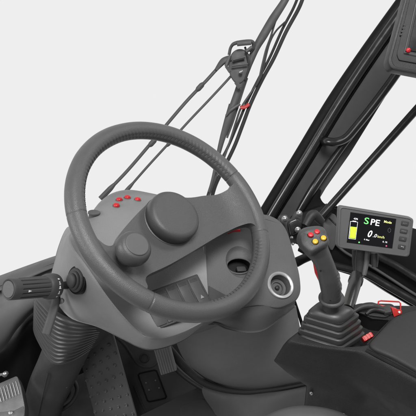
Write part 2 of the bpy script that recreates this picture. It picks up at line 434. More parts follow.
# ================================================================== DASHBOARD POD (right)
dp = thing('dashboard', 'mid grey curved dashboard pod with metal-ringed socket right of the steering wheel', 'dashboard', P(250, 335, 1.3))
def Dd(x, y): return onplane(x, y, P(250, 270, 1.165), DN)
DN = (P(300, 270, 1.19) - P(207, 270, 1.13)).cross(P(250, 300, 1.135) - P(250, 240, 1.195)).normalized()
if DN.dot(CZ) < 0: DN = -DN
face = [(203, 200), (226, 202), (252, 212), (268, 214), (280, 220), (288, 231), (294, 250), (299.5, 270), (301.5, 284), (301, 293), (297, 300), (288, 305.5), (277, 308.5), (258, 306), (238, 311), (222, 317), (207, 322), (203, 300), (203, 260), (203, 225)]
fp = crom([Dd(x, y) for x, y in face[:17]], 4)
fp = fp + [Dd(203, 322), Dd(203, 200)]
back = -DN
mid = sum(fp, Vector()) / len(fp)
def inset(pts, d, hgt):
    n = len(pts); out = []
    for i in range(n):
        t = (pts[(i + 1) % n] - pts[i - 1]).normalized(); q = t.cross(DN)
        if q.dot(mid - pts[i]) < 0 and True: q = -q
        out.append(pts[i] + q * d + DN * hgt)
    return out
RM = frame(Dd(240.5, 262) , DN, CU)
CMx = frame(Dd(280.3, 285.3), DN, CU)
body = MB().rings([inset(fp, .0, -.10), inset(fp, 0, -.008), inset(fp, .0008, -.004), inset(fp, .0025, -.0013), inset(fp, .006, 0)])
cut1 = MB().lathe([(.0330, .02), (.0318, .0002), (.0285, -.0030), (.0255, -.0055), (.022, -.0064), (.0001, -.0066)], RM, 56, 1, 1.1)
cut2 = MB().lathe([(.0245, .03), (.0245, -.0425), (.0001, -.0425)], CMx, 48)
cut3 = MB().lathe([(.0272, .02), (.0272, -.045), (.0001, -.045)], frame(Dd(240.0, 265), DN, CU) , 40, 1, .62)
dbody = build('pod_body', body, 'dash_plastic', dp, cut=[cut1, cut2, cut3], ang=30)
build('pocket_lining', MB().lathe([(.0275, -.0045), (.0268, -.0046), (.0260, -.008), (.025, -.022), (.0001, -.0221)], frame(Dd(240.0, 265), DN, CU), 40, 1, .62, cap0=False), 'black', dp)
build('pocket_lip', MB().rings([[frame(Dd(240.0, 265), DN, CU) @ Vector(((.0275 + .0020 * math.cos(b)) * math.cos(a), (.0275 * .62 + .0020 * math.cos(b)) * math.sin(a), -.0048 + .0020 * math.sin(b))) for b in [k * math.pi / 4 for k in range(8)]] for a in [k * math.pi / 24 for k in range(48)]], loop=True), 'dash_plastic', dp)
build('ash_flap', slab(frame(Dd(243.5, 267.5) - DN * .017, (DN + CU * .35).normalized(), CU), rrect(.020, .012, .003), 0, .006), 'facet_plastic', dp, bevel=.001)
build('chrome_ring', MB().lathe([(.0282, -.001), (.0290, .0020), (.0280, .0036), (.0235, .0036), (.0220, .0022), (.0215, -.006)], CMx, 64, cap0=False, cap1=False), 'chrome', dp, ang=50)
sk = build('socket', MB().lathe([(.0216, .001), (.0214, -.004), (.0200, -.007), (.0192, -.017), (.0150, -.0185), (.0146, -.0165), (.0120, -.0160), (.0116, -.0195), (.0001, -.0195)], CMx, 56, cap0=False), 'dash_plastic', dp, ang=35)
build('contact_pin', MB().lathe([(.0045, -.020), (.0045, -.014), (.0025, -.0125), (.0001, -.0122)], CMx, 20), 'dark_plastic', sk)
# lower wedge under pod (slanting triangle step left) and under-face
under = MB().patch([
 [P(200, 316, 1.10), P(215, 319, 1.10), P(230, 314, 1.11), P(247, 308, 1.125), P(265, 306, 1.14), P(283, 305, 1.155), P(295, 300, 1.18)],
 [P(200, 319, 1.11), P(215, 320, 1.105), P(230, 320, 1.115), P(247, 319, 1.127), P(265, 316, 1.142), P(283, 310, 1.16), P(295, 303.5, 1.185)],
 [P(200, 322, 1.13), P(216, 322, 1.12), P(229, 327, 1.13), P(246, 330.5, 1.14), P(264, 328.5, 1.155), P(281, 317, 1.175), P(294.5, 306.5, 1.20)],
 [P(200, 323, 1.135), P(216, 323.2, 1.125), P(229, 328.6, 1.136), P(246, 332.6, 1.147), P(264, 330.5, 1.163), P(281, 318.6, 1.183), P(294.5, 307.5, 1.21)],
 [P(200, 322, 1.2), P(216, 322, 1.2), P(229, 327, 1.2), P(246, 331, 1.21), P(264, 329, 1.23), P(281, 317, 1.25), P(293, 306, 1.27)]], 6, 5)
build('under_cover', under, 'dash_plastic', dp, solid=.006, ang=60)
# wedge-shaped darker facet at lower left of pod
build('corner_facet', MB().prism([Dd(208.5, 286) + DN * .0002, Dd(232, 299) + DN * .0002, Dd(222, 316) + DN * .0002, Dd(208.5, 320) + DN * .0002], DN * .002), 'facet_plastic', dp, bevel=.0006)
# small red sign of the warning lamp at the top of the pod
build('red_marker', MB().tube([Dd(227, 232.6), Dd(233, 230.4), Dd(240, 230.2)], .0036, n=10, sm=4, flat=.5), 'red', dp)

# ================================================================== FOOTWELL WALL
fw = solo('footwell_panel', MB().patch([
 [P(170, 318, 1.34), P(190, 322, 1.32), P(220, 325, 1.30), P(255, 318, 1.31), P(280, 312, 1.34), P(296, 306, 1.38)],
 [P(176, 342, 1.42), P(192, 345, 1.38), P(222, 347, 1.36), P(256, 343, 1.37), P(283, 339, 1.41), P(301, 333, 1.46)],
 [P(186, 362, 1.50), P(200, 366, 1.45), P(226, 368, 1.42), P(258, 366, 1.43), P(286, 363, 1.47), P(306, 360, 1.52)],
 [P(203, 376, 1.56), P(214, 379, 1.51), P(234, 382, 1.48), P(262, 383, 1.49), P(288, 381, 1.53), P(312, 378, 1.58)],
 [P(214, 383, 1.60), P(224, 386, 1.56), P(240, 388, 1.53), P(264, 389, 1.53), P(290, 386, 1.57), P(318, 382, 1.62)]], 6, 6),
 'wall_plastic', 'smooth grey curved footwell panel under the dashboard pod', 'panel', solid=.01, ang=60)
ld = thing('floor_ledge', 'raised grey curved ledge along the foot of the footwell panel', 'ledge', P(240, 400, 1.6))
led = MB().patch([
 [P(214, 385, 1.585), P(228, 388, 1.555), P(246, 390.5, 1.54), P(270, 389.5, 1.545), P(295, 386, 1.57), P(325, 382, 1.60)],
 [P(203, 387, 1.565), P(222, 391.5, 1.54), P(244, 394, 1.52), P(270, 393.5, 1.525), P(296, 390, 1.55), P(326, 386, 1.58)],
 [P(204, 397, 1.56), P(222, 400, 1.53), P(245, 403, 1.51), P(272, 402, 1.51), P(298, 399, 1.54), P(328, 395, 1.57)],
 [P(216, 416, 1.56), P(230, 419, 1.53), P(250, 424, 1.50), P(275, 424, 1.50), P(300, 422, 1.52), P(330, 420, 1.55)],
 [P(220, 436, 1.56), P(236, 440, 1.53), P(254, 442, 1.50), P(278, 442, 1.50), P(304, 442, 1.52), P(334, 440, 1.55)]], 5, 5)
build('ledge_body', led, 'ledge_plastic', ld, solid=.02, ang=60)
build('groove_tube', MB().tube([P(160, 338, 1.60), P(172, 352, 1.60), P(186, 368, 1.585), P(203, 382, 1.56), P(222, 389, 1.535), P(243, 392, 1.52), P(262, 391, 1.52), P(285, 388, 1.54), P(310, 383, 1.57)], [.011, .011, .011, .010, .008, .0065, .005, .004, .003], n=14), 'mat_rubber', ld)  # dark tube stands in for the shaded groove at the panel foot
build('groove_tube', MB().tube([P(150, 336, 1.64), P(166, 356, 1.635), P(182, 374, 1.62), P(202, 388, 1.59), P(222, 398, 1.56)], [.008, .008, .008, .007, .004], n=12), 'dark_plastic', ld)

# ================================================================== FOOTWELL FLOOR THINGS
def FZ(x, y, z=0.0): return H(x, y, z)
# sloped kick plate with holes pattern
tp = thing('tread_plate', 'dark steel foot plate with rows of raised studs beside the steering column', 'tread plate', P(110, 400, 1.6))
tq = [P(110, 324, 1.46), P(137, 418, 1.56), P(96, 424, 1.60), P(78, 352, 1.52)]
tn = ((tq[1] - tq[0]).cross(tq[3] - tq[0])).normalized()
if tn.dot(CZ) < 0: tn = -tn
tq[2] -= tn * (tq[2] - tq[0]).dot(tn)
build('plate', MB().prism(tq, -tn * .006), 'tread_metal', tp, bevel=.0015)
sd = MB()
for i in range(9):
    for j in range(5):
        v = (i + .5) / 9; u = (j + .35 + .45 * (i % 2)) / 5
        if u > .97: continue
        p = (tq[0].lerp(tq[1], v)).lerp(tq[3].lerp(tq[2], v), u)
        rad = .0056 if (i + j) % 2 else .0048
        sd.lathe([(rad, -.001), (rad * .92, .0018), (rad * .65, .0034), (rad * .4, .0022), (.0001, .0010)], frame(p, tn, CU), 12)
build('stud', sd, 'tread_metal', tp, ang=60)['kind'] = 'stuff'
build('plate_edge', MB().tube([tq[0] + tn * .001, tq[1] + tn * .001], .003, n=8), 'tread_metal', tp)
build('screw', MB().lathe([(.004, 0), (.004, .002), (.0001, .003)], frame(P(134.5, 411.5, 1.555) , tn, CU), 12), 'bolt_metal', tp)
# toe board (floor slope) dark
tb = thing('toe_board', 'black toe board with round rubber plug and square hatch under the steering console', 'toe board', P(160, 385, 1.65))
tbq = [P(104, 322, 1.70), P(176, 322, 1.72), P(214, 392, 1.63), P(205, 420, 1.585), P(128, 424, 1.60)]
TN = (P(176, 322, 1.72) - P(104, 322, 1.70)).cross(P(128, 424, 1.60) - P(104, 322, 1.70)).normalized()
if TN.dot(CZ) < 0: TN = -TN
def TB(x, y, h=0): return onplane(x, y, P(140, 360, 1.67) + TN * h, TN)
build('board', MB().prism([TB(100, 318), TB(178, 318), TB(226, 398), TB(216, 424), TB(126, 426)], -TN * .01), 'matte_floor', tb)
build('pressed_rib', MB().tube([TB(112, 333), TB(125, 345), TB(138, 364), TB(150, 367), TB(158, 362)], .004, n=8), 'matte_floor', tb)
build('pressed_rib', MB().tube([TB(134, 386), TB(140, 400), TB(146, 412)], .003, n=8), 'matte_floor', tb)
build('plug', MB().lathe([(.0145, -.002), (.0145, .002), (.0125, .0045), (.0105, .0048), (.0095, .0025), (.0001, .0022)], frame(TB(144.5, 358), TN, CU), 32), 'mat_rubber', tb)
hq = [TB(138, 374), TB(156, 370), TB(166.5, 398), TB(148, 402)]
hatch = build('hatch_cover', MB().prism(rpoly(hq, .008), TN * .004), 'mat_rubber', tb, bevel=.0015)
hb = rpoly(hq, .008)
build('hatch_seal', MB().tube([p + TN * .003 for p in hb], .0024, n=8, sm=2, closed=True), 'seal_rubber', hatch)
for x, y in ((146, 383), (155.5, 380.5), (149, 390), (159, 388)):
    build('screw', MB().lathe([(.0022, 0), (.002, .0055), (.0001, .006)], frame(TB(x, y), TN, CU), 10), 'tread_metal', hatch)
# pedal
pd_ = thing('accelerator_pedal', 'grey ribbed accelerator pedal hanging below the steering console', 'pedal', P(168, 376, 1.6))
pq = [P(151, 340, 1.50), P(168, 337, 1.50), P(177, 370.5, 1.54), P(161, 375.5, 1.54)]
pn = (pq[1] - pq[0]).cross(pq[3] - pq[0]).normalized()
if pn.dot(CZ) < 0: pn = -pn
build('pedal_pad', MB().prism(rpoly(pq, .004), -pn * .008), 'pedal_rubber', pd_, bevel=.0015)
rb = MB()
for i in range(7):
    u = (i + .5) / 7; rb.tube([pq[0].lerp(pq[1], u).lerp(pq[3].lerp(pq[2], u), .03) + pn * .0006, pq[3].lerp(pq[2], u).lerp(pq[0].lerp(pq[1], u), .02) + pn * .0006], .0019, n=8)
build('rib', rb, 'pedal_rubber', pd_)
build('pedal_arm', MB().tube([P(162, 355, 1.56), P(160, 345, 1.62), P(158, 335, 1.66)], .006, n=10), 'black', pd_)
# floor mat right
fm = thing('floor_mat', 'black rubber floor mat with raised pad at the bottom of the picture', 'floor mat', P(180, 410, 1.6))
mq = [P(150, 410, 1.555), P(202, 385.5, 1.60), P(222, 396, 1.57), P(236, 430, 1.52), P(146, 436, 1.52)]
MN = (mq[1] - mq[0]).cross(mq[4] - mq[0]).normalized()
if MN.dot(CZ) < 0: MN = -MN
def MP(x, y, h=0): return onplane(x, y, mq[0] + MN * h, MN)
build('mat_sheet', MB().prism(rpoly([MP(138, 416.5), MP(202, 385.5), MP(228, 400), MP(240, 432), MP(130, 436)], .01), -MN * .008), 'mat_rubber', fm, bevel=.002)
build('raised_pad', MB().prism(rpoly([MP(180, 407, .0), MP(200, 398.5), MP(226, 407), MP(228, 430), MP(180, 430)], .01), MN * .004), 'mat_rubber', fm, bevel=.0015)

# ================================================================== COLUMN + BELLOWS
bc = P(72, 318, 1.32)
def ringspline(pts, n=12): return crom(pts, n, True)
top = ringspline([P(34, 292, 1.22), P(43, 306, 1.165), P(58, 319, 1.13), P(78, 326, 1.125), P(97, 328, 1.14), P(113, 326.5, 1.19), P(106, 303, 1.34), P(74, 282, 1.38), P(46, 278, 1.32)])
bot = ringspline([P(33, 327, 1.36), P(42, 351, 1.305), P(54, 365, 1.27), P(70, 363, 1.26), P(91, 350, 1.26), P(111, 331, 1.27), P(106, 318, 1.42), P(78, 308, 1.48), P(48, 312, 1.44)])
folds = 11
bt_root = thing('column_bellows', 'black pleated rubber bellows around the steering column under the console', 'bellows', P(60, 366, 1.32))
def bring(t, out=0.0):
    a = [p.lerp(q, t) for p, q in zip(top, bot)]; c = sum(a, Vector()) / len(a); n = len(a); rr = []
    for k, p in enumerate(a):
        tg = (a[(k + 1) % n] - a[k - 1]).normalized(); ax = (bot[k] - top[k]).normalized()
        nn = tg.cross(ax)
        if nn.length < .2: nn = p - c
        nn.normalize()
        if nn.dot(p - c) < 0: nn = -nn
        rr.append(p + nn * out * min(1, .25 + (bot[k] - top[k]).length / .06))
    return rr
build('sleeve', MB().rings([bring(i / 20, -.0085) for i in range(21)]), 'bellows_rubber', bt_root, ang=75)
for i in range(folds):
    t = (i + .3) / (folds - .4); ro = bring(t, 0); ri = bring(t, -.012)
    dnv = [(q - p) / (folds + .5) for p, q in zip(top, bot)]
    # each pleat: rounded lip that rolls back up and down into the sleeve
    prof = [(1.0, -.42), (.55, -.36), (.18, -.24), (0, 0), (.12, .16), (.5, .30), (1.0, .36)]
    R = [[po.lerp(pi_2, f) + dv * g for po, pi_2, dv in zip(ro, ri, dnv)] for f, g in prof]
    build('pleat', MB().rings(R, loop=True), 'bellows_rubber', bt_root, ang=75)
col = thing('steering_column', 'dark lower steering column cover between bellows and cab floor at the left', 'column', P(45, 410, 1.6))
cr_ = [ringspline(q) for q in (
 [P(44, 345, 1.38), P(56, 361, 1.325), P(72, 356, 1.315), P(96, 336, 1.32), P(98, 322, 1.42), P(60, 325, 1.47)],
 [P(38, 360, 1.44), P(47, 372, 1.40), P(66, 371, 1.39), P(86, 358, 1.40), P(86, 345, 1.48), P(52, 345, 1.52)],
 [P(28, 385, 1.52), P(40, 398, 1.48), P(56, 397, 1.47), P(72, 388, 1.48), P(72, 372, 1.56), P(40, 372, 1.60)],
 [P(22, 412, 1.57), P(33, 425, 1.54), P(48, 425, 1.53), P(61, 412, 1.54), P(62, 398, 1.62), P(36, 398, 1.66)],
 [P(18, 440, 1.6), P(30, 452, 1.58), P(44, 452, 1.57), P(56, 442, 1.58), P(58, 425, 1.66), P(34, 425, 1.70)])]
build('column_cover', MB().rings([*[[p for p in r] for r in [crom([cr_[k][j] for k in range(5)], 5) for j in range(len(cr_[0]))]]], closed_u=False, loop=True), 'cover_plastic', col, ang=60)
build('cover_seam', MB().tube([P(48, 373, 1.392), P(42, 398, 1.468), P(36, 424, 1.525)], .0015, n=6), 'cover_plastic', col)
sb2 = MB(); sb2.lathe([(.003, 0), (.003, .003), (.0001, .0035)], frame(P(66.5, 386.5, 1.455), CZ, CU), 10)
build('screw', sb2, 'bolt_metal', col)
# boot clamp tip (right end)
# dark housing behind column at left
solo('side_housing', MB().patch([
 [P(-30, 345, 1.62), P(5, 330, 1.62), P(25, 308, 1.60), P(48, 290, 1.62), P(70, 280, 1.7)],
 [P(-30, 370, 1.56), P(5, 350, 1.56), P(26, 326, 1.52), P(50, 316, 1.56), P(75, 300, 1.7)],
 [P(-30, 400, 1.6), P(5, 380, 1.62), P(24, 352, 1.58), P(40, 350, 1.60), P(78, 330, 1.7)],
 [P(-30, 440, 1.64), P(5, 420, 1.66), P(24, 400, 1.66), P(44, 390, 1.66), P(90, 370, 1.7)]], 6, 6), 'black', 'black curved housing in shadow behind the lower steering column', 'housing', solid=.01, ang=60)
# cables at the foot
cb = 'black cables looping beside the column foot'
solo('cable', MB().tube([P(68, 372, 1.62), P(77, 388, 1.60), P(72, 402, 1.58), P(58, 412, 1.57), P(44, 422, 1.56)], .0058, n=12), 'rubber', 'thick outer dark cable looping around the column foot', 'cable', cb)
solo('cable', MB().tube([P(62, 378, 1.60), P(70, 391, 1.58), P(65, 401, 1.57), P(52, 408, 1.56), P(36, 412, 1.55)], .0032, n=10), 'black_gloss', 'thin inner black cable looping around the column foot', 'cable', cb)

# ================================================================== LEFT SIDE PANEL
sl = thing('side_sill', 'grey painted side sill panel behind the control stalk at the left edge', 'side panel', P(10, 350, 1.5))
build('sill_body', MB().patch([
 [P(-40, 290, 1.52), P(0, 275.5, 1.50), P(30, 264.5, 1.49), P(58, 255, 1.48), P(80, 250, 1.48)],
 [P(-40, 296, 1.46), P(0, 280, 1.45), P(30, 268, 1.44), P(58, 258, 1.44), P(80, 254, 1.45)],
 [P(-40, 308, 1.43), P(0, 290, 1.42), P(30, 277, 1.42), P(58, 266, 1.42), P(80, 262, 1.43)],
 [P(-40, 312, 1.44), P(0, 294, 1.435), P(30, 281, 1.435), P(58, 269, 1.435), P(80, 265, 1.44)],
 [P(-40, 340, 1.42), P(0, 320, 1.42), P(28, 303, 1.42), P(56, 292, 1.43), P(80, 284, 1.44)],
 [P(-40, 362, 1.42), P(0, 341, 1.43), P(20, 320, 1.43), P(44, 303, 1.44), P(80, 296, 1.46)],
 [P(-40, 378, 1.45), P(0, 352, 1.46), P(19, 327, 1.46), P(42, 307, 1.48), P(80, 300, 1.5)]], 6, 5), 'side_paint', sl, solid=.012, ang=60)
# finned aluminium box
fb = thing('finned_housing', 'light aluminium finned housing at the bottom left corner', 'housing', P(5, 420, 1.45))
fq = [P(-14, 389, 1.44), P(17, 375.5, 1.46), P(25, 409, 1.42), P(18, 428, 1.40), P(-14, 432, 1.38)]
fn = (fq[1] - fq[0]).cross(fq[4] - fq[0]).normalized()
if fn.dot(CZ) < 0: fn = -fn
def FP(x, y, h=0): return onplane(x, y, fq[0] + fn * h, fn)
build('housing_body', MB().prism(rpoly([FP(-14, 389), FP(17, 375.5), FP(21, 386), FP(25, 406), FP(24, 428), FP(-14, 440)], .006), -fn * .04), 'aluminium', fb, bevel=.002)
fi = MB()
for i in range(10):
    x = -12 + i * 3.0; y0 = 391 - (x + 12) * .43
    fi.tube([FP(x + 1, y0 + 2, .0005), FP(x + 4.5, y0 + 15, .0005)], .0017, n=8)
build('fin', fi, 'aluminium', fb)
build('end_plate', MB().prism(rpoly([FP(-14, 414, .001), FP(14, 411, .001), FP(24, 406, .001), FP(24, 430, .001), FP(-14, 432, .001)], .003), fn * .003), 'aluminium', fb, bevel=.001)
bl = MB(); bl.lathe([(.007, -.004), (.007, .006), (.005, .008), (.0001, .009)], frame(P(5.5, 374, 1.45), CZ, CU), 8)
bl.tube([P(-6, 376, 1.47), P(5, 374, 1.46)], .0035, n=10)
build('bolt', bl, 'bolt_metal', fb); 
bl = MB(); bl.lathe([(.0055, -.004), (.0055, .005), (.0001, .006)], frame(FP(11, 413, .004), fn, CU), 6)
build('bolt', bl, 'bolt_metal', fb)

# ================================================================== CONTROL STALK
E1 = P(8.5, 289.3, .975); E2 = P(52, 286.2, 1.055); axl = (E2 - E1).length
GM = frame(E1, (E1 - E2), CU)            # z toward free end (and viewer), origin at the end disc
ks = thing('control_stalk', 'black ribbed twist-grip control stalk pointing left from the steering console', 'control stalk', SB)
g = []; n = 96
rg = .0188
def ringm(M, r, z, fl=0, n=96, cnt=14):
    return [M @ Vector(((r - fl * (max(0, math.cos(cnt * 2 * math.pi * k / n))**3)) * math.cos(2 * math.pi * k / n), (r - fl * (max(0, math.cos(cnt * 2 * math.pi * k / n))**3)) * math.sin(2 * math.pi * k / n), z)) for k in range(n)]
prof = [(.0001, -.0008, 0), (.0145, -.0008, 0), (.0155, .0004, 0), (.0175, .0008, 0), (.0186, -.0008, 0), (.0188, -.004, 0), (.0190, -.016, 0), (.0190, -.018, 0.0022), (.0192, -.05, .0022), (.0194, -.075, .0022), (.0198, -.079, 0)]
grip = build('grip', MB().rings([ringm(GM, r, z, f) for r, z, f in prof]), 'rubber', ks, ang=40)
build('end_disc', MB().lathe([(.0145, -.001), (.0143, .0008), (.0001, .0010)], GM, 48), 'soft_plastic', grip)
build('collar', MB().lathe([(.0196, -.078), (.0222, -.080), (.0236, -.085), (.0238, -.098), (.0225, -.104), (.016, -.108), (.0085, -.110)], GM, 64), 'rubber', ks, ang=40)
build('neck', MB().lathe([(.0078, -.105), (.0072, -.125), (.0078, -.135), (.0078, -.16)], GM, 24), 'dark_plastic', ks)
# boot: concentric steps at the shell
bp_ = [(.0078, .0165), (.0115, .0150), (.0122, .0125), (.0112, .0105), (.0152, .0100), (.0162, .0075), (.0150, .0060), (.0192, .0055), (.0205, .0030), (.0200, .0005)]
build('pivot_boot', MB().lathe(bp_, SM @ Matrix.Translation((0, 0, .002)), 48, 1, 1.1), 'rubber', ks, ang=60)
# markings printed on collar + arrow
def onr(M, r, ang, z): return M @ Vector((r * math.cos(ang), r * math.sin(ang), z))
def mark(a0, a1, z0, z1, r): return MB().add([onr(GM, r, a0, z0), onr(GM, r, a1, z0), onr(GM, r, a1, z1), onr(GM, r, a0, z1)], [[0, 1, 2, 3]])
mk = MB()
zr = -.094
for a, w_, hh in ((38, 3, .004), (22, 4, .0018), (14, 2, .004), (0, 6, .003), (-5, 2, .005), (-22, 5, .002), (-30, 2, .004), (-48, 4, .003)):
    a = math.radians(a); w_ = math.radians(w_)
    mk.add([onr(GM, .02395, a - w_, zr - hh / 2), onr(GM, .02395, a + w_, zr - hh / 2), onr(GM, .02395, a + w_, zr + hh / 2), onr(GM, .02395, a - w_, zr + hh / 2)], [[0, 1, 2, 3]])
build('printed_marks', mk, 'white_mark', ks)
a0 = math.radians(-20); ar = .0193
build('arrow_mark', MB().add([onr(GM, ar + .0003, math.radians(-4), -.027), onr(GM, ar + .0003, math.radians(-16), -.027), onr(GM, ar + .0006, math.radians(-10), -.034)], [[0, 1, 2]]), 'white_mark', ks, label='small white arrow on the twist grip')
# paddle lever under the stalk
pdl = [P(57, 292, 1.085), P(56, 300, 1.085), P(52, 315, 1.075), P(46, 334, 1.065)]
build('paddle', MB().tube(pdl, [.0055, .0085, .0085, .0085], n=16, flat=.35, ref=CX), 'rubber', ks, ang=50)
build('paddle_pivot', MB().lathe([(.0055, -.004), (.0055, .004), (.0001, .005)], frame(P(61, 301, 1.09), CZ, CU), 14), 'tread_metal', ks)

# ================================================================== PILLAR AND WINDOW FRAME
def dist_pt(x, y, d0=1.62, k=-.0004): return P(x, y, d0 + k * (210 - y) * -1 * -1)
pi_ = thing('cab_pillar', 'black slanted cab pillar with glossy tubes behind the joystick', 'pillar', P(285, 240, 1.7))
def PL(x, y, d=0): return P(x, y, 1.66 - .0007 * (215 - y) + d)
def strip(pts, depth, thick=.03):
    return MB().prism([PL(x, y, depth) for x, y in pts], -CZ * thick)
build('outer_seal', MB().tube([PL(252, 233, .01), PL(268, 206, .01), PL(298, 157, .01), PL(332, 101, .01), PL(366, 51, .01), PL(405, -3, .01), PL(425, -30, .01)], [.0135] * 7, n=12, flat=1.2), 'seal_rubber', pi_)
build('glossy_tube', MB().tube([PL(262, 232, -.012), PL(276, 207, -.012), PL(306, 158, -.012), PL(338.5, 104, -.012), PL(372, 53, -.012), PL(408, 2, -.012), PL(428, -26, -.012)], [.0135] * 7, n=20), 'black_gloss', pi_, ang=60)
build('inner_plate', strip([(256, 236), (272, 206), (303, 157), (336, 104), (370, 53), (405, 2), (415, -20), (470, -20), (438, 30), (404, 68), (381, 104), (350, 154), (326, 188), (300, 232)], .01, .02), 'frame_paint', pi_, bevel=.003)
build('trim_strip', MB().tube([PL(270, 228, .004), PL(283, 207, .006), PL(313.5, 158, .006), PL(346, 104.5, .006), PL(380, 53, .006), PL(416, 2, .006)], .0045, n=10, flat=.6), 'seal_rubber', pi_)
build('plate_rivet', (lambda m: (m.lathe([(.003, 0), (.003, .002), (.0001, .003)], frame(PL(291.5, 186.5, .009), CZ, CU), 10), m)[1])(MB()), 'tread_metal', pi_)
build('inner_tube', MB().tube([PL(292, 224, -.012), PL(303, 205, -.012), PL(314, 187, -.012), PL(327, 168, -.010), PL(342, 147, -.006), PL(358, 126, .0), PL(372, 108, .003), PL(402, 67, .003), PL(440, 20, .003)], [.008, .011, .0125, .0115, .010, .010, .010, .010, .010], n=20), 'black_gloss', pi_, ang=60)
build('corner_web', MB().prism(crom([PL(x, y, -.002) for x, y in ((290, 240), (296, 222), (306, 205), (316, 190), (321.5, 190), (320.5, 197), (324, 203), (331, 206), (340, 209), (344, 240), (320, 250))], 4, True), -CZ * .02), 'black', pi_, bevel=.003)

hr = solo('grab_handle', MB().tube([PL(322, 141.5, .01), PL(327, 141.5, -.03), PL(336, 142, -.045), PL(346, 138, -.05), PL(356, 127, -.05), PL(372, 107, -.05), PL(390, 83, -.05), PL(404, 63, -.05), PL(425, 35, -.05), PL(450, 0, -.05)], [.0118] * 10, n=20, sm=8), 'black_gloss', 'black bent grab handle rising from the middle of the cab pillar', 'grab handle', ang=60)
rodt = thing('strut_rod', 'black straight strut rod slanting up right of the cab pillar to the right edge', 'strut', PL(322, 216))
build('rod', MB().tube([P(320, 218, 1.56), P(416, 110, 1.50), P(450, 72, 1.48)], .0108, n=20, smooth=False), 'black_gloss', rodt, ang=60)
build('sleeve', MB().tube([P(318, 220, 1.56), P(330, 206.5, 1.553)], .0135, n=20, smooth=False), 'black_gloss', rodt, ang=50)

wf = thing('window_frame', 'black lower window frame beam running right behind the display screen', 'window frame', P(350, 280, 1.6))
def WF(x, y, d=0): return P(x, y, 1.64 - .0016 * (x - 300) + d)
build('frame_beam', MB().prism([WF(x, y) for x, y in ((286, 232), (292, 216), (322, 205), (338, 209), (360, 221), (413, 228), (450, 238), (450, 330), (416, 309), (390, 294), (366, 278.5), (350, 275), (334, 270), (318, 264), (306, 250))], -CZ * .05), 'black', wf, bevel=.004)
build('frame_tube', MB().tube([WF(300, 248, -.012), WF(325, 262, -.012), WF(352, 270, -.012), WF(367, 274, -.012), WF(390, 287, -.012), WF(416, 302, -.012), WF(450, 322, -.012)], .011, n=16), 'black_gloss', wf, ang=60)
build('frame_tube', MB().tube([WF(330, 238, -.012), WF(345, 252, -.012), WF(367, 264, -.012), WF(385, 275, -.012), WF(416, 295, -.012), WF(450, 315, -.012)], .004, n=10), 'frame_paint', wf, ang=60)
build('frame_tube', MB().tube([WF(330, 218, -.01), WF(352, 238, -.01), WF(378, 256, -.012), WF(395, 265, -.012), WF(416, 278, -.012), WF(450, 298, -.012)], .010, n=16), 'black_gloss', wf, ang=60)
build('inner_liner', MB().prism(rpoly([WF(321, 212, -.02), WF(336, 214, -.02), WF(340, 236, -.02), WF(332, 252, -.02), WF(325, 240, -.02)], .01), -CZ * .01), 'frame_paint', wf, bevel=.003)
# left lower bars between dashboard and joystick
solo('door_post', MB().tube([P(283, 296, 1.5), P(290, 316, 1.5), P(297, 340, 1.5)], .010, n=12, flat=.7), 'black_gloss', 'black slanted post below the dashboard pod left of the joystick', 'post')
solo('door_seal', MB().tube([P(294, 300, 1.56), P(300, 318, 1.56), P(306, 338, 1.56)], .0045, n=10), 'seal_rubber', 'thin black seal strip below the dashboard pod left of the joystick', 'seal')
# bracket + bolts
bk = thing('hinge_bracket', 'black hinge bracket with silver bolts between dashboard pod and joystick head', 'bracket', P(293, 240, 1.45))
build('bracket_plate', MB().prism(rpoly([P(x, y, 1.46) for x, y in ((279, 216), (287, 214), (291, 220), (297, 210), (303, 214), (302, 224), (306, 232), (298, 243), (290, 245), (287, 234), (281, 226))], .006), -CZ * .02), 'dark_plastic', bk, bevel=.003)
build('clamp_block', MB().prism(rpoly([P(x, y, 1.44) for x, y in ((288, 222), (297, 218), (303, 224), (300, 232), (291, 236))], .006), -CZ * .03), 'black_gloss', bk, bevel=.004)
for x, y, r in ((285, 219, .0062), (299.5, 213.5, .0062), (298, 230, .0062), (292, 237.5, .003), (293, 244, .0028)):
    build('bolt', MB().lathe([(r * 1.25, -.006), (r * 1.25, -.001), (r * .9, 0), (r * .9, .005), (r * .55, .0065), (.0001, .007)], frame(P(x, y, 1.425), CZ, CU), 14), 'bolt_metal', bk)
build('bracket_arm', MB().tube([P(296, 262.5, 1.40), P(303, 259, 1.39), P(312, 255, 1.36)], [.012, .011, .011], n=12), 'black', bk)
build('bracket_arm', MB().tube([P(305, 226, 1.44), P(313, 215, 1.45), P(322, 222, 1.46)], [.010, .014, .010], n=12), 'dark_plastic', bk)

# ================================================================== ARMREST CONSOLE
zA = .578
ac = thing('armrest_console', 'black moulded armrest console with tray and lid at the lower right', 'console', P(350, 400, 1.2))
topo = [(284.5, 340), (296, 331), (307, 322), (318, 312), (330, 306), (343, 304), (400, 303.5), (470, 306), (470, 410), (416, 382.5), (374, 358.5), (360, 352.5), (340, 350.5), (315, 347), (296, 343.5)]
tz = [H(x, y, zA) for x, y in topo]
tz = rpoly(tz, .012, 3)
def low_of(p):       # lower outline of the console: nose tapers in at the front left
    return p
HA = lambda x, y, z: H(x, y, z)
dn = Vector((0, 0, -1))
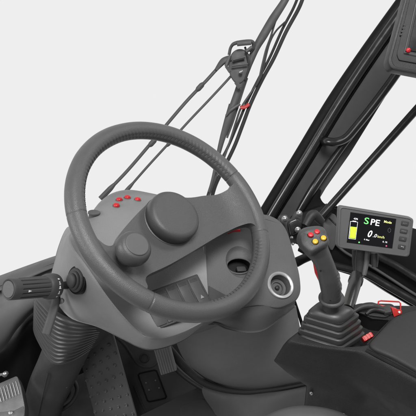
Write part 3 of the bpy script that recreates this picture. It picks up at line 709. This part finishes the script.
# nose: rings of outline shrunk differently with height
Fd = (H(360, 352.5, zA) - H(296, 343.5, zA)).normalized()      # along the console, backwards
c0 = H(284.5, 340, zA)
def ringz(dz, fwd, ins):
    out = []
    for p in tz:
        s = (p - c0).dot(Fd)
        q = p + dn * dz
        if s < .35: q = q + Fd * fwd * max(0, 1 - max(0, s) / .35)
        cen = H(400, 335, zA); v = (cen - p); v.z = 0
        q = q + v.normalized() * ins
        out.append(q)
    return out
acb = MB().rings([ringz(.36, .055, 0.0), ringz(.118, .048, 0.0), ringz(.088, .008, -.001), ringz(.062, -.018, -.001), ringz(.018, -.005, 0), ringz(.0075, -.001, .001), ringz(.0025, 0, .0035), ringz(.0004, 0, .0065), ringz(0, 0, .009)])
pocket = [H(x, y, zA) for x, y in ((297, 334.5), (309, 322), (322, 310.5), (352, 308.5), (372, 318.5), (391, 320.5), (366.5, 346), (341, 347.5), (318, 343))]
pocket = rpoly(pocket, .008, 3)
acut = MB().prism([p + Vector((0, 0, .02)) for p in pocket], Vector((0, 0, -.052)))
build('console_body', acb, 'arm_plastic', ac, cut=[acut], ang=40, bevel=0)
build('tray_rim', MB().tube([H(353, 309, zA), H(372, 318.5, zA), H(390, 320.3, zA), H(378, 333, zA), H(367, 345, zA)], .0016, n=8, smooth=False), 'arm_plastic', ac)
# padded lid
lidp = [H(x, y, zA) for x, y in ((391.5, 320), (368, 346.5), (374, 352), (393, 360), (416, 373), (470, 402), (470, 312), (418, 312), (408, 314))]
lidp = rpoly(lidp, .008, 3); lc = sum(lidp, Vector()) / len(lidp)
def lring(z, ins): return [p + (lc - p).normalized() * ins + Vector((0, 0, z)) for p in lidp]
build('padded_lid', MB().rings([lring(.0005, 0), lring(.004, 0), lring(.0062, .0012), lring(.0074, .0035), lring(.0078, .008)]), 'arm_pad', ac, ang=60)
build('lid_gap', MB().tube([H(366, 350.5, zA + .001), H(374, 354.5, zA + .001), H(393, 364.5, zA + .001), H(418, 377.5, zA + .001), H(460, 400, zA + .001)], .0035, n=8, flat=.6), 'seal_rubber', ac)
# back ridge & latch parts behind the tray
def HB(x, y, z=.0): return H(x, y, zA + z)
lt = thing('latch', 'black latch mechanism on the armrest console behind the tray', 'latch', HB(362, 314))
build('latch_plate', MB().prism(rpoly([HB(345, 309), HB(360, 304.5), HB(392, 305), HB(398, 312), HB(385, 318.5), HB(366, 316)], .006), Vector((0, 0, .004))), 'dark_plastic', lt, bevel=.001)
build('lever', MB().tube([HB(353, 312, .008), HB(362, 307, .014), HB(372, 306, .016), HB(383, 309, .012)], [.004, .006, .007, .005], n=12), 'dark_plastic', lt)
build('lever', MB().tube([HB(366, 314, .006), HB(374, 309, .012), HB(386, 312, .010)], [.003, .0055, .004], n=12), 'dark_plastic', lt)
build('spring_block', MB().prism(rpoly([HB(382, 309, .004), HB(389, 308, .004), HB(391, 315, .004), HB(384, 316, .004)], .003), Vector((0, 0, .009))), 'rubber', lt, bevel=.0015)
rbk = thing('red_bracket', 'red metal wire-and-plate bracket standing on the armrest console behind the tray', 'bracket', HB(388, 314))
w1 = [HB(371.5, 313.5), HB(372, 306.5, .004), HB(374, 305.5, .006), HB(388, 307.5, .006), HB(395, 309.5, .005), HB(397, 315)]
build('front_strap', MB().tube(w1, .0033, n=8, flat=.35, ref=CU, smooth=False), 'red_paint', rbk)
w2 = [HB(378, 306, .004), HB(378.5, 301.5, .006), HB(381, 300.8, .007), HB(399, 301.8, .007), HB(400.5, 303.5, .006), HB(400.5, 311)]
build('wire_loop', MB().tube(w2, .0015, n=8, smooth=False), 'red_paint', rbk)
build('foot_plate', MB().prism(rpoly([P(391, 307, 1.085), P(396, 309, 1.085), P(402, 310, 1.085), P(402, 313.5, 1.085), P(394, 317, 1.085)], .002), -CZ * .004), 'red_paint', rbk, bevel=.0008)
build('hole_rivet', MB().lathe([(.0022, -.001), (.0022, .001), (.0001, .0012)], frame(P(399.3, 312, 1.084), CZ, CU), 10), 'white_mark', rbk)
rs = thing('rocker_button', 'small bright red push switch in the tray beside the joystick boot', 'switch', HB(367, 340, -.03))
rm = frame(HB(367.5, 337.0, -.002), (CZ + CU * .5 + CX * -.1), CU + CX * .0)
rm = rm @ Matrix.Rotation(math.radians(32), 4, 'Z')
build('switch_cap', slab(rm, rrect(.0205, .0095, .002), -.012, .004), 'red_paint', rs, bevel=.0012)
rgm = MB()
for k in (-1, 0, 1): rgm.prism([rm @ (p + Vector((k * .006, 0, .0038))) for p in rrect(.0025, .0088, .0006)], rm.to_3x3() @ Vector((0, 0, .0012)))
build('grip_rib', rgm, 'red_paint', rs)
for x, y in ((311.3, 393.5), (343.5, 414.2)):
    build('screw', MB().lathe([(.0032, -.004), (.0032, .001), (.0022, .002), (.0001, .0015)], frame(onplane(x, y, H(340, 350.5, zA), (H(340, 350.5, zA) - H(315, 347, zA)).cross(Vector((0, 0, 1)))), CZ, CU), 10), 'bolt_metal', ac)

# ================================================================== JOYSTICK
jt = thing('joystick', 'dark grey joystick with two red and two yellow buttons on its head', 'joystick', HB(331, 330, -.03))
B0 = [H(x, y, zA) for x, y in ((294, 334), (341, 348.5), (367.5, 331.5), (326, 313))]
T0 = [P(308.5, 318, 1.0), P(340, 325, .99), P(354.5, 316, 1.0), P(321, 306, 1.025)]
bt = [H(x, y, zA + .052) for x, y in ((304.5, 315), (340, 325), (357.5, 312), (322, 301))]
R = []
tiers = 4
def rr4(q, r): return rpoly(q, r, 5)
cfin = sum(bt, Vector()) / 4
for i in range(tiers):
    t0 = i / tiers; t1 = (i + 1) / tiers
    for t, s, zf in ((t0, 1.0, t0), (t0, 1.0, t0 + .52 / tiers), (t0, .99, t0 + .58 / tiers), (t0, .975, t0 + .61 / tiers), (t0, .885, t0 + .70 / tiers), (t0, .87, t0 + .78 / tiers), (t1, .885, t0 + .93 / tiers), (t1, .985, t0 + .985 / tiers)):
        q = []
        for a, b in zip(B0, bt):
            p = a.lerp(b, t * .92); p.z = a.z - .012 + (b.z - a.z + .012) * zf; q.append(p)
        c = sum(q, Vector()) / 4
        q = [c + (p - c) * s for p in q]
        R.append(rr4(q, .0105))
zt = bt[0].z
def sc4(s, z, r):
    q = [cfin + (p - cfin) * s for p in bt]; q = [Vector((p.x, p.y, z)) for p in q]; return rr4(q, r)
R += [sc4(1.02, zt - .001, .018), sc4(1.02, zt + .004, .018), sc4(.96, zt + .0075, .018), sc4(.80, zt + .0105, .016), sc4(.55, zt + .0125, .016)]
build('boot', MB().rings(R), 'bellows_rubber', jt, ang=45)
# shaft collar
jc = P(331.3, 300, 1.005)
jax = (P(330.8, 292, .985) - P(331.5, 303.5, 1.008)).normalized()
jax = (Vector((0, 0, 1)) + CX * -.05).normalized()
JM = frame(P(331.3, 301.2, 1.006), jax, CU)
build('collar', MB().lathe([(.0215, -.032), (.0165, -.022), (.0140, -.012), (.0136, -.003), (.0150, .0005), (.0200, .0025), (.0226, .005), (.0230, .0075), (.0218, .0100), (.0165, .0115)], JM, 40, 1, 1), 'grip_plastic', jt, ang=60)
dots = MB()
for x, y in ((330.3, 300.2),): dots.lathe([(.0016, 0), (.0015, .001), (.0001, .0011)], frame(P(x, y, .980), CZ, CU), 10)
build('screw', dots, 'black', jt)
# grip: rings along the path; lateral axis ~ camera x, tilted with the path
path = [(331.3, 299.5, 1.000, 9.3), (331.0, 293, .990, 9.6), (330.3, 286, .980, 10.2), (328.6, 278, .970, 10.3), (326.6, 270, .962, 9.6), (323.3, 261.5, .955, 9.6), (319.3, 253.5, .950, 10.4), (315.5, 247, .946, 12.5), (312.8, 241.5, .946, 14.4), (311.4, 237.0, .950, 14.6)]
cp = [P(a, b, c) for a, b, c, d in path]; rd = [d * .00175 * c for a, b, c, d in path]
qq = crom(cp, 6); NN = len(qq); R = []
for i in range(NN):
    t = i / 6; a = min(int(t), len(rd) - 1); b = min(a + 1, len(rd) - 1); r = rd[a] + (rd[b] - rd[a]) * (t - a)
    tg = (qq[min(i + 1, NN - 1)] - qq[max(i - 1, 0)]).normalized()
    sp_ = min(1, max(0, (t - 6) / 3))
    lat = (CX * 1.0 + CU * -.12 * sp_); lat = (lat - tg * lat.dot(tg)).normalized(); dep = tg.cross(lat)
    ring = []
    for k in range(48):
        an = 2 * math.pi * k / 48; ca, sa = math.cos(an), math.sin(an)
        sg = lambda v, e: math.copysign(abs(v)**e, v)
        e = .9 - .2 * sp_
        x = sg(ca, e); y = sg(sa, e)
        # finger ridges low on the right side
        rid = 0
        if .8 < t < 3.6 and ca > -.1: rid = .0022 * math.sin(t * 2 * math.pi * 2.6) * min(1, ca + .1 if ca < .9 else 1)
        ring.append(qq[i] + lat * (r * x + rid * x) + dep * (r * .95 * y))
    R.append(ring)
# domed top, tilted face towards the operator
last = R[-1]; lc_ = sum(last, Vector()) / 48; tg = (qq[-1] - qq[-4]).normalized()
fN = (CZ * .55 + CU * .83 - CX * .05).normalized()
for s, h in ((.97, .004), (.90, .008), (.78, .0105), (.5, .0125), (.2, .013)):
    R.append([lc_ + (p - lc_) * s + tg * h for p in last])
gr = build('grip', MB().rings(R), 'grip_plastic', jt, ang=70)
# head block with the button face
HF = frame(P(314.3, 238.4, .925), (CZ * .80 + CU * .58 + CX * .0).normalized(), (CU * .8 + CX * -.42).normalized())
hpoly = [Vector((-.021, -.0185, 0)), Vector((.0175, -.020, 0)), Vector((.0235, -.004, 0)), Vector((.0155, .0175, 0)), Vector((-.013, .0190, 0)), Vector((-.0235, .003, 0))]
hp_ = rpoly(hpoly, .0065, 5)
hd = MB().rings([[HF @ Vector((p.x * s, p.y * s, z)) for p in hp_] for s, z in ((.72, -.026), (.90, -.018), (.99, -.010), (1.0, -.004), (.96, -.001), (.88, .0008), (.6, .0015))])
build('head', hd, 'grip_plastic', jt, ang=60)
for x, y, m, lb in ((310.4, 235.6, 'red', 'left red button'), (316.6, 232.6, 'red', 'right red button'), (315.0, 242.4, 'yellow', 'left yellow button'), (323.2, 238.8, 'yellow', 'right yellow button')):
    c = onplane(x, y, HF.translation, HF.to_3x3() @ Vector((0, 0, 1)))
    M = frame(c, HF.to_3x3() @ Vector((0, 0, 1)), CU)
    b = build('button', MB().lathe([(.0046, 0), (.0046, .0032), (.0040, .0044), (.0022, .0049), (.0001, .0050)], M, 20), m, jt, label=lb)
    build('bezel', MB().lathe([(.0060, -.001), (.0060, .0012), (.0050, .0022), (.0044, .0012)], M, 24, cap0=False, cap1=False), 'black', b)
build('trigger', MB().tube([P(314.5, 262, .972), P(317.5, 272, .978), P(320.6, 281, .985)], [.0030, .0050, .0032], n=12), 'red', jt)
build('screw', MB().lathe([(.0018, 0), (.0018, .0008), (.0001, .0009)], frame(P(320.5, 270.8, .944), CZ, CU), 10), 'black', jt)

# ================================================================== DISPLAY
dz = 1.12
TL, TR, BL = P(338.8, 206, dz + .004), P(414.2, 218.3, dz - .004), P(336.6, 247.6, dz + .016)
BR = P(409.5, 257.5, dz + .008)
dsx = (TR - TL); dN = dsx.cross(TL - BL).normalized()
if dN.dot(CZ) < 0: dN = -dN
cxd = (TL + TR + BL + BR) / 4
XX = dsx.normalized(); YY = dN.cross(XX)
DM = Matrix(((XX.x, YY.x, dN.x, cxd.x), (XX.y, YY.y, dN.y, cxd.y), (XX.z, YY.z, dN.z, cxd.z), (0, 0, 0, 1))); DI = DM.inverted()
def dl(x, y): return DI @ onplane(x, y, cxd, dN)
Wd = dsx.length; Hd = (TL - BL).length * .985
ds = thing('display_screen', 'grey control display showing green and white SPE lettering beside the joystick', 'display', cxd)
def shp(k, z): return [DM @ Vector((p.x * k[0], p.y * k[1], z)) for p in rrect(Wd, Hd, .007)]
outline = [dl(*q) for q in ((338.8, 206), (414.2, 218.3), (409.5, 257.5), (336.6, 247.6))]
oc = sum(outline, Vector()) / 4
rpd = rpoly(outline, .008, 5)
def dring(ins, z): 
    return [DM @ (Vector((p.x, p.y, 0)) + (oc - p).normalized() * ins + Vector((0, 0, z))) for p in rpd]
build('housing', MB().rings([dring(.006, -.030), dring(.001, -.026), dring(0, -.020), dring(0, -.003), dring(.0012, -.0008), dring(.003, 0), dring(.0045, 0), dring(.0055, -.0016), dring(.02, -.0016)]), 'bezel_plastic', ds, ang=40)
scr = [dl(*q) for q in ((350.6, 212.2), (396.4, 219), (392.4, 248.6), (346.8, 242.6))]
def dquad(pts, z): return [DM @ Vector((p.x, p.y, z)) for p in pts]
screen = build('screen', MB().prism(dquad(scr, -.0022), dN * .0012), 'screen_glass', ds)
zs = -.0008
def dm(x, y, rot=0, z=zs):
    p = dl(x, y); return DM @ Matrix.Translation((p.x, p.y, z)) @ Matrix.Rotation(rot, 4, 'Z')
text('S', dm(363.4, 223.6), .0185, 'lcd_green', 'lettering', screen, sx=1.22, bold=.00012)
text('PE', dm(369.9, 224.6), .0170, 'lcd_white', 'lettering', screen, sx=1.08, bold=.00016)
text('Mode', dm(383.8, 222.6), .0066, 'lcd_yellow', 'lettering', screen, sx=1.0, bold=.0001)
text('0', dm(366.8, 236.6), .0188, 'lcd_white', 'lettering', screen, shear=.25, sx=.85, bold=.0003)
text('.0', dm(372.6, 237.0), .0100, 'lcd_white', 'lettering', screen, shear=.25)
text('km/h', dm(377.3, 237.6), .0070, 'lcd_yellow', 'lettering', screen)
text('43%', dm(353.6, 219.4), .0050, 'lcd_white', 'lettering', screen)
text('0. 0bar', dm(364.0, 240.0), .0038, 'lcd_white', 'lettering', screen)
text('0. 1%', dm(382.6, 242.4), .0042, 'lcd_white', 'lettering', screen)
# battery
def dpoly(pts, z, th=.0002): return MB().prism(dquad([dl(*p) for p in pts], z), dN * th)
bo = MB()
q = [(350.6, 221.4), (357.8, 222.2), (355.6, 239.4), (348.8, 238.6)]
for i in range(4):
    bo.tube([DM @ dl(*q[i]) + dN * zs, DM @ dl(*q[(i + 1) % 4]) + dN * zs], .00035, n=6)
bo.tube([DM @ dl(352.6, 221.0) + dN * zs, DM @ dl(356.2, 221.4) + dN * zs], .0006, n=6)
build('battery_outline', bo, 'lcd_white', screen)
build('battery_level', dpoly([(350.6, 226.6), (356.7, 227.3), (355.2, 238.6), (349.5, 238.0)], zs - .0001), 'lcd_lime', screen)
build('status_dot', MB().lathe([(.0015, 0), (.0001, .0003)], dm(359.2, 242.4), 14), 'lcd_green', screen, label='small green dot at the bottom of the screen')
build('status_dot', MB().lathe([(.0016, 0), (.0001, .0003)], dm(386.4, 246.0), 14), 'lcd_pink', screen, label='small red dot at the bottom of the screen')
hx = MB(); hxp = [(389.6, 228.0), (390.9, 229.6), (390.7, 231.6), (389.2, 232.8), (388.0, 231.2), (388.2, 229.2)]
for i in range(6): hx.tube([DM @ dl(*hxp[i]) + dN * zs, DM @ dl(*hxp[(i + 1) % 6]) + dN * zs], .0002, n=5)
build('hexagon_icon', hx, 'grey_mark', screen)
# keys
for x, y, s in ((405.0, 223.4, 'ALT+'), (403.9, 231.1, 'MENU'), (402.9, 238.9, 'OK'), (401.9, 246.8, '<')):
    M = dm(x, y, 0, -.0016); M = M @ Matrix.Rotation(math.radians(-1.5), 4, 'Z')
    kb = build('key', slab(M, rrect(.0142, .0085, .0018), -.001, .0022), 'rubber', ds, bevel=.0006)
    if s == '<':
        build('key_symbol', MB().tube([M @ Vector((.0025, -.0015, .0023)), M @ Vector((.0028, .0008, .0023)), M @ Vector((-.002, .001, .0023)), M @ Vector((-.001, .0022, .0023)), M @ Vector((-.002, .001, .0023)), M @ Vector((-.0008, -.0002, .0023))], .0003, n=5, smooth=False), 'white_mark', kb)
    else:
        text(s, M @ Matrix.Translation((0, -.0012, .0023)), .0036, 'grey_mark', 'key_lettering', kb, align='CENTER')
# mount
mt = thing('display_mount', 'dark clamp arm and ball joint holding the display on the armrest console', 'mount', P(350, 303, 1.1))
build('clamp_body', MB().tube([P(362.0, 249, 1.18), P(361.0, 262, 1.18), P(359.5, 276, 1.18)], [.0125, .0125, .0095], n=20, flat=.8, ref=CX), 'dark_plastic', mt, ang=50)
build('clamp_half', MB().tube([P(367.5, 250, 1.17), P(366.5, 262, 1.17), P(364.0, 275, 1.17)], [.0055, .0055, .0045], n=16, ref=CX), 'bezel_plastic', mt, ang=50)
build('clamp_half', MB().tube([P(354.5, 250, 1.19), P(354.5, 262, 1.19), P(355.5, 272, 1.19)], [.0050, .0050, .0040], n=16, ref=CX), 'rubber', mt, ang=50)
build('wing_knob', MB().tube([P(374.5, 253, 1.165), P(374.8, 261, 1.165), P(374.6, 267, 1.165)], [.0070, .0072, .0058], n=16, ref=CX), 'dark_plastic', mt, ang=50)
build('ball', MB().ball(P(356.5, 279.5, 1.175), .0095, 20), 'black_gloss', mt)
build('arm_tube', MB().tube([P(357, 276, 1.18), P(353, 290, 1.14), P(347.5, 309, 1.10)], [.0135, .0125, .0120], n=20, smooth=False), 'black_gloss', mt, ang=50)
build('arm_ring', MB().tube([P(356.2, 279.0, 1.175), P(355.2, 282.4, 1.165)], .0148, n=24, smooth=False), 'dark_plastic', mt, ang=50)

# ================================================================== SECOND MONITOR
sm = thing('upper_monitor', 'dark framed monitor with a red light at the top right corner', 'monitor', P(400, 74, 1.2))
mo = [P(x, y, 1.22) for x, y in ((410, -20), (387.5, 61), (391, 69), (440, 78.5), (470, 80), (470, -20))]
mo = rpoly(mo, .008, 4); mcx = sum(mo, Vector()) / len(mo)
def mring(ins, z): return [p + (mcx - p).normalized() * ins + CZ * z for p in mo]
build('housing', MB().rings([mring(.008, -.04), mring(.001, -.034), mring(0, -.028), mring(0, -.004), mring(.0015, -.001), mring(.004, 0), mring(.008, .0), mring(.0095, -.0015)]), 'dark_plastic', sm, ang=40)
build('bezel', MB().prism(rpoly([P(x, y, 1.218) for x, y in ((414, -18), (397, 54), (399, 60), (470, 73), (470, -18))], .004), -CZ * .002), 'facet_plastic', sm, bevel=.0012)
build('screen', MB().prism([P(x, y, 1.215) for x, y in ((424, -18), (408, 50), (470, 62), (470, -18))], -CZ * .003), 'black_gloss', sm)
build('screen_trim', MB().tube([P(421, -18, 1.214), P(404.5, 52.5, 1.214), P(470, 66, 1.214)], .0011, n=8, smooth=False), 'bezel_plastic', sm)
build('red_light', MB().lathe([(.0050, 0), (.0048, .003), (.003, .0045), (.0001, .005)], frame(P(408, 50.3, 1.213), CZ, CU), 18), 'red', sm)
bt_ = MB()
for k in range(4): bt_.prism([P(403.4 - k * 1.1 + a, 24 + k * 3.2 + b, 1.2195) for a, b in ((0, 0), (2.4, .5), (1.9, 2.4), (-.5, 1.9))], CZ * .0025)
build('side_key', bt_, 'dark_plastic', sm)

# ================================================================== WIPER AND HOSES
wp = thing('windscreen_wiper', 'grey windscreen wiper with pivot plate and two thin blades above the steering wheel', 'wiper', P(235, 120, 1.9))
WD = 1.85
def Q(x, y, d=0): return P(x, y, WD + d)
build('main_arm', MB().tube([Q(294, -16), Q(284, 2), Q(273, 19), Q(263, 36), Q(256, 48), Q(249, 64), Q(243, 78), Q(238, 92), Q(233, 106)], [.010, .012, .014, .014, .012, .011, .013, .012, .012], n=12, flat=.5, ref=CX), 'hazed_grey', wp, ang=50)
build('link_rod', MB().tube([Q(247, 78, .012), Q(241, 94, .012), Q(236, 108, .012), (Q(232, 122, .012)), Q(227, 138, .012)], [.004, .006, .008, .006, .003], n=8, flat=.6, ref=CX), 'hazed_grey', wp, ang=40)
build('blade_carrier', MB().tube([Q(226, 116, -.012), Q(231, 110, -.014), Q(240, 104, -.012)], [.004, .006, .004], n=6), 'hazed_grey', wp, ang=20)
build('lower_arm', MB().tube([Q(233, 105, -.004), Q(228, 121, -.004), Q(222, 140), Q(217, 160), Q(213, 178), Q(209, 192)], [.014, .013, .009, .006, .005, .004], n=12, flat=.5, ref=CX), 'hazed_grey', wp, ang=50)
plate = [Q(x, y, -.01) for x, y in ((232, 53), (238, 49), (245, 50), (250, 56), (250.5, 66), (247, 76), (241, 83), (235, 82), (230, 74), (228.5, 62))]
build('pivot_plate', MB().prism(crom(plate, 4, True), -CZ * .014), 'hazed_grey', wp, bevel=.003)
for x, y, x2, y2, rr_ in ((230, 56, 226, 66, .006), (226, 66, 230, 72, .005), (246, 52, 252, 47, .006), (236, 82, 240, 88, .007), (233, 60, 245, 57, .0045), (232, 66, 248, 64, .003)):
    build('bracket_bar', MB().tube([Q(x, y, -.026), Q(x2, y2, -.026)], rr_, n=6), 'hazed_grey', wp, ang=20)
build('pivot_bolt', MB().lathe([(.0065, -.002), (.0065, .004), (.004, .006), (.0001, .0065)], frame(Q(241, 72, -.026), CZ, CU), 16), 'bolt_metal', wp)
build('handle_loop', MB().tube([Q(229, 55, -.012), Q(231, 47, -.02), Q(236, 43, -.03), Q(251, 41.5, -.03), Q(253.5, 46, -.02), Q(250, 52, -.012)], [.005, .005, .006, .0065, .006, .005], n=10), 'hazed_grey', wp)
build('handle_bar', MB().tube([Q(237, 43.5, -.034), Q(251, 42.2, -.034)], .0095, n=12, flat=.6), 'hazed_grey', wp)
build('motor', MB().lathe([(.016, -.03), (.016, .0), (.012, .004), (.0001, .005)], frame(Q(238, 62, .01), CZ, CU), 24), 'hazed_grey', wp)
build('spring', MB().tube([Q(245, 47, -.014), Q(248, 58, -.018), Q(249, 68, -.016), Q(245, 80, -.012)], .0035, n=8), 'hose_rubber', wp)
build('link_arm', MB().tube([Q(231, 58, -.01), Q(223, 61, -.01), Q(216, 70, -.006)], [.011, .010, .006], n=10, flat=.5), 'hazed_grey', wp)
def blade(pts, joints, r):
    p = [Q(x, y) for x, y in pts]
    t = build('wiper_blade', MB().tube(p, [r] * len(p), n=10, flat=.55, sm=5), 'hazed_grey', wp, ang=60)
    for x, y in joints:
        d = (p[-1] - p[0]).normalized(); c = Q(x, y)
        build('joint', MB().tube([c - d * .016, c - d * .008, c + d * .008, c + d * .016], [r * 1.05, r * 1.6, r * 1.6, r * 1.05], n=10, sm=4), 'hazed_grey', t)
    d = (p[-1] - p[-2]).normalized()
    build('end_fitting', MB().tube([p[-1] - d * .03, p[-1] - d * .01, p[-1] + d * .035], [r * 1.05, r * 1.6, r * 1.7], n=10, sm=4), 'hazed_grey', t)
blade([(229, 58), (217, 69), (206, 81), (185, 103), (152, 142), (128, 170), (108, 191)], [(152.5, 142.5), (200, 87)], .0056)
blade([(232, 75), (222, 86), (208, 101), (189, 121), (170, 142), (148, 166), (127, 190)], [(170, 142.5)], .0041)
hg = 'hoses running down behind the steering wheel'
def hose(pts, r, label, m='hose_rubber', d=.03):
    solo('hose', MB().tube([Q(x, y, d) for x, y in pts], r, n=10), m, label, 'hose', hg)
hose([(305, -8), (299, 8), (286, 32), (274, 58), (262, 80), (251, 103), (243, 124), (235, 145), (226, 164), (216, 184), (210, 204)], .0065, 'thickest dark hose, the rightmost line from the top edge down to the wheel rim')
hose([(300, -8), (293, 9), (282, 30), (270, 57), (258, 80), (247, 102), (237, 126), (227, 149), (217, 168), (205, 204)], .0048, 'middle dark hose just left of the thickest one')
hose([(291, -6), (284, 6), (276, 20), (271, 36), (266, 50), (262, 66), (258, 82), (250, 94), (241, 108), (236, 122), (231, 138), (224, 158), (214, 182), (206, 204)], .0035, 'thin hose weaving between the wiper arm and the thicker hoses', 'hazed_grey', .015)
hose([(285, 22), (276, 31), (270, 42), (266, 56), (262, 74), (256, 86)], .003, 'shortest thin hose branching off below the top edge', 'hose_rubber', .01)
solo('red_reflection', MB().tube([Q(240, 107.5, .012), Q(245, 107, .012), Q(249, 104, .012)], .006, n=10, flat=.5), 'red_paint', 'small dull red reflection shaped as a solid piece at the wiper arm', 'reflection')  # windscreen reflection built as a solid red piece

# ================================================================== SEAT EDGE (bottom centre)
seat = MB().patch([
 [P(258, 420, 1.02), P(270, 413.5, 1.01), P(285, 408, 1.0), P(302, 405.6, 1.0), P(322, 407.2, 1.0), P(340, 412, 1.01), P(354, 419, 1.02)],
 [P(258, 424, 1.00), P(270, 417, .985), P(285, 411.5, .975), P(302, 409, .975), P(322, 410.5, .975), P(340, 415.5, .985), P(354, 423, 1.00)],
 [P(256, 440, .98), P(270, 432, .96), P(285, 428, .95), P(302, 426, .95), P(322, 428, .95), P(340, 432, .96), P(356, 440, .98)],
 [P(256, 480, .97), P(270, 480, .95), P(285, 480, .94), P(302, 480, .94), P(322, 480, .94), P(340, 480, .95), P(356, 480, .97)]], 6, 5)
solo('seat_edge', seat, 'side_paint', 'rounded grey seat edge peeking in at the bottom edge of the picture', 'seat', solid=.03, ang=60)
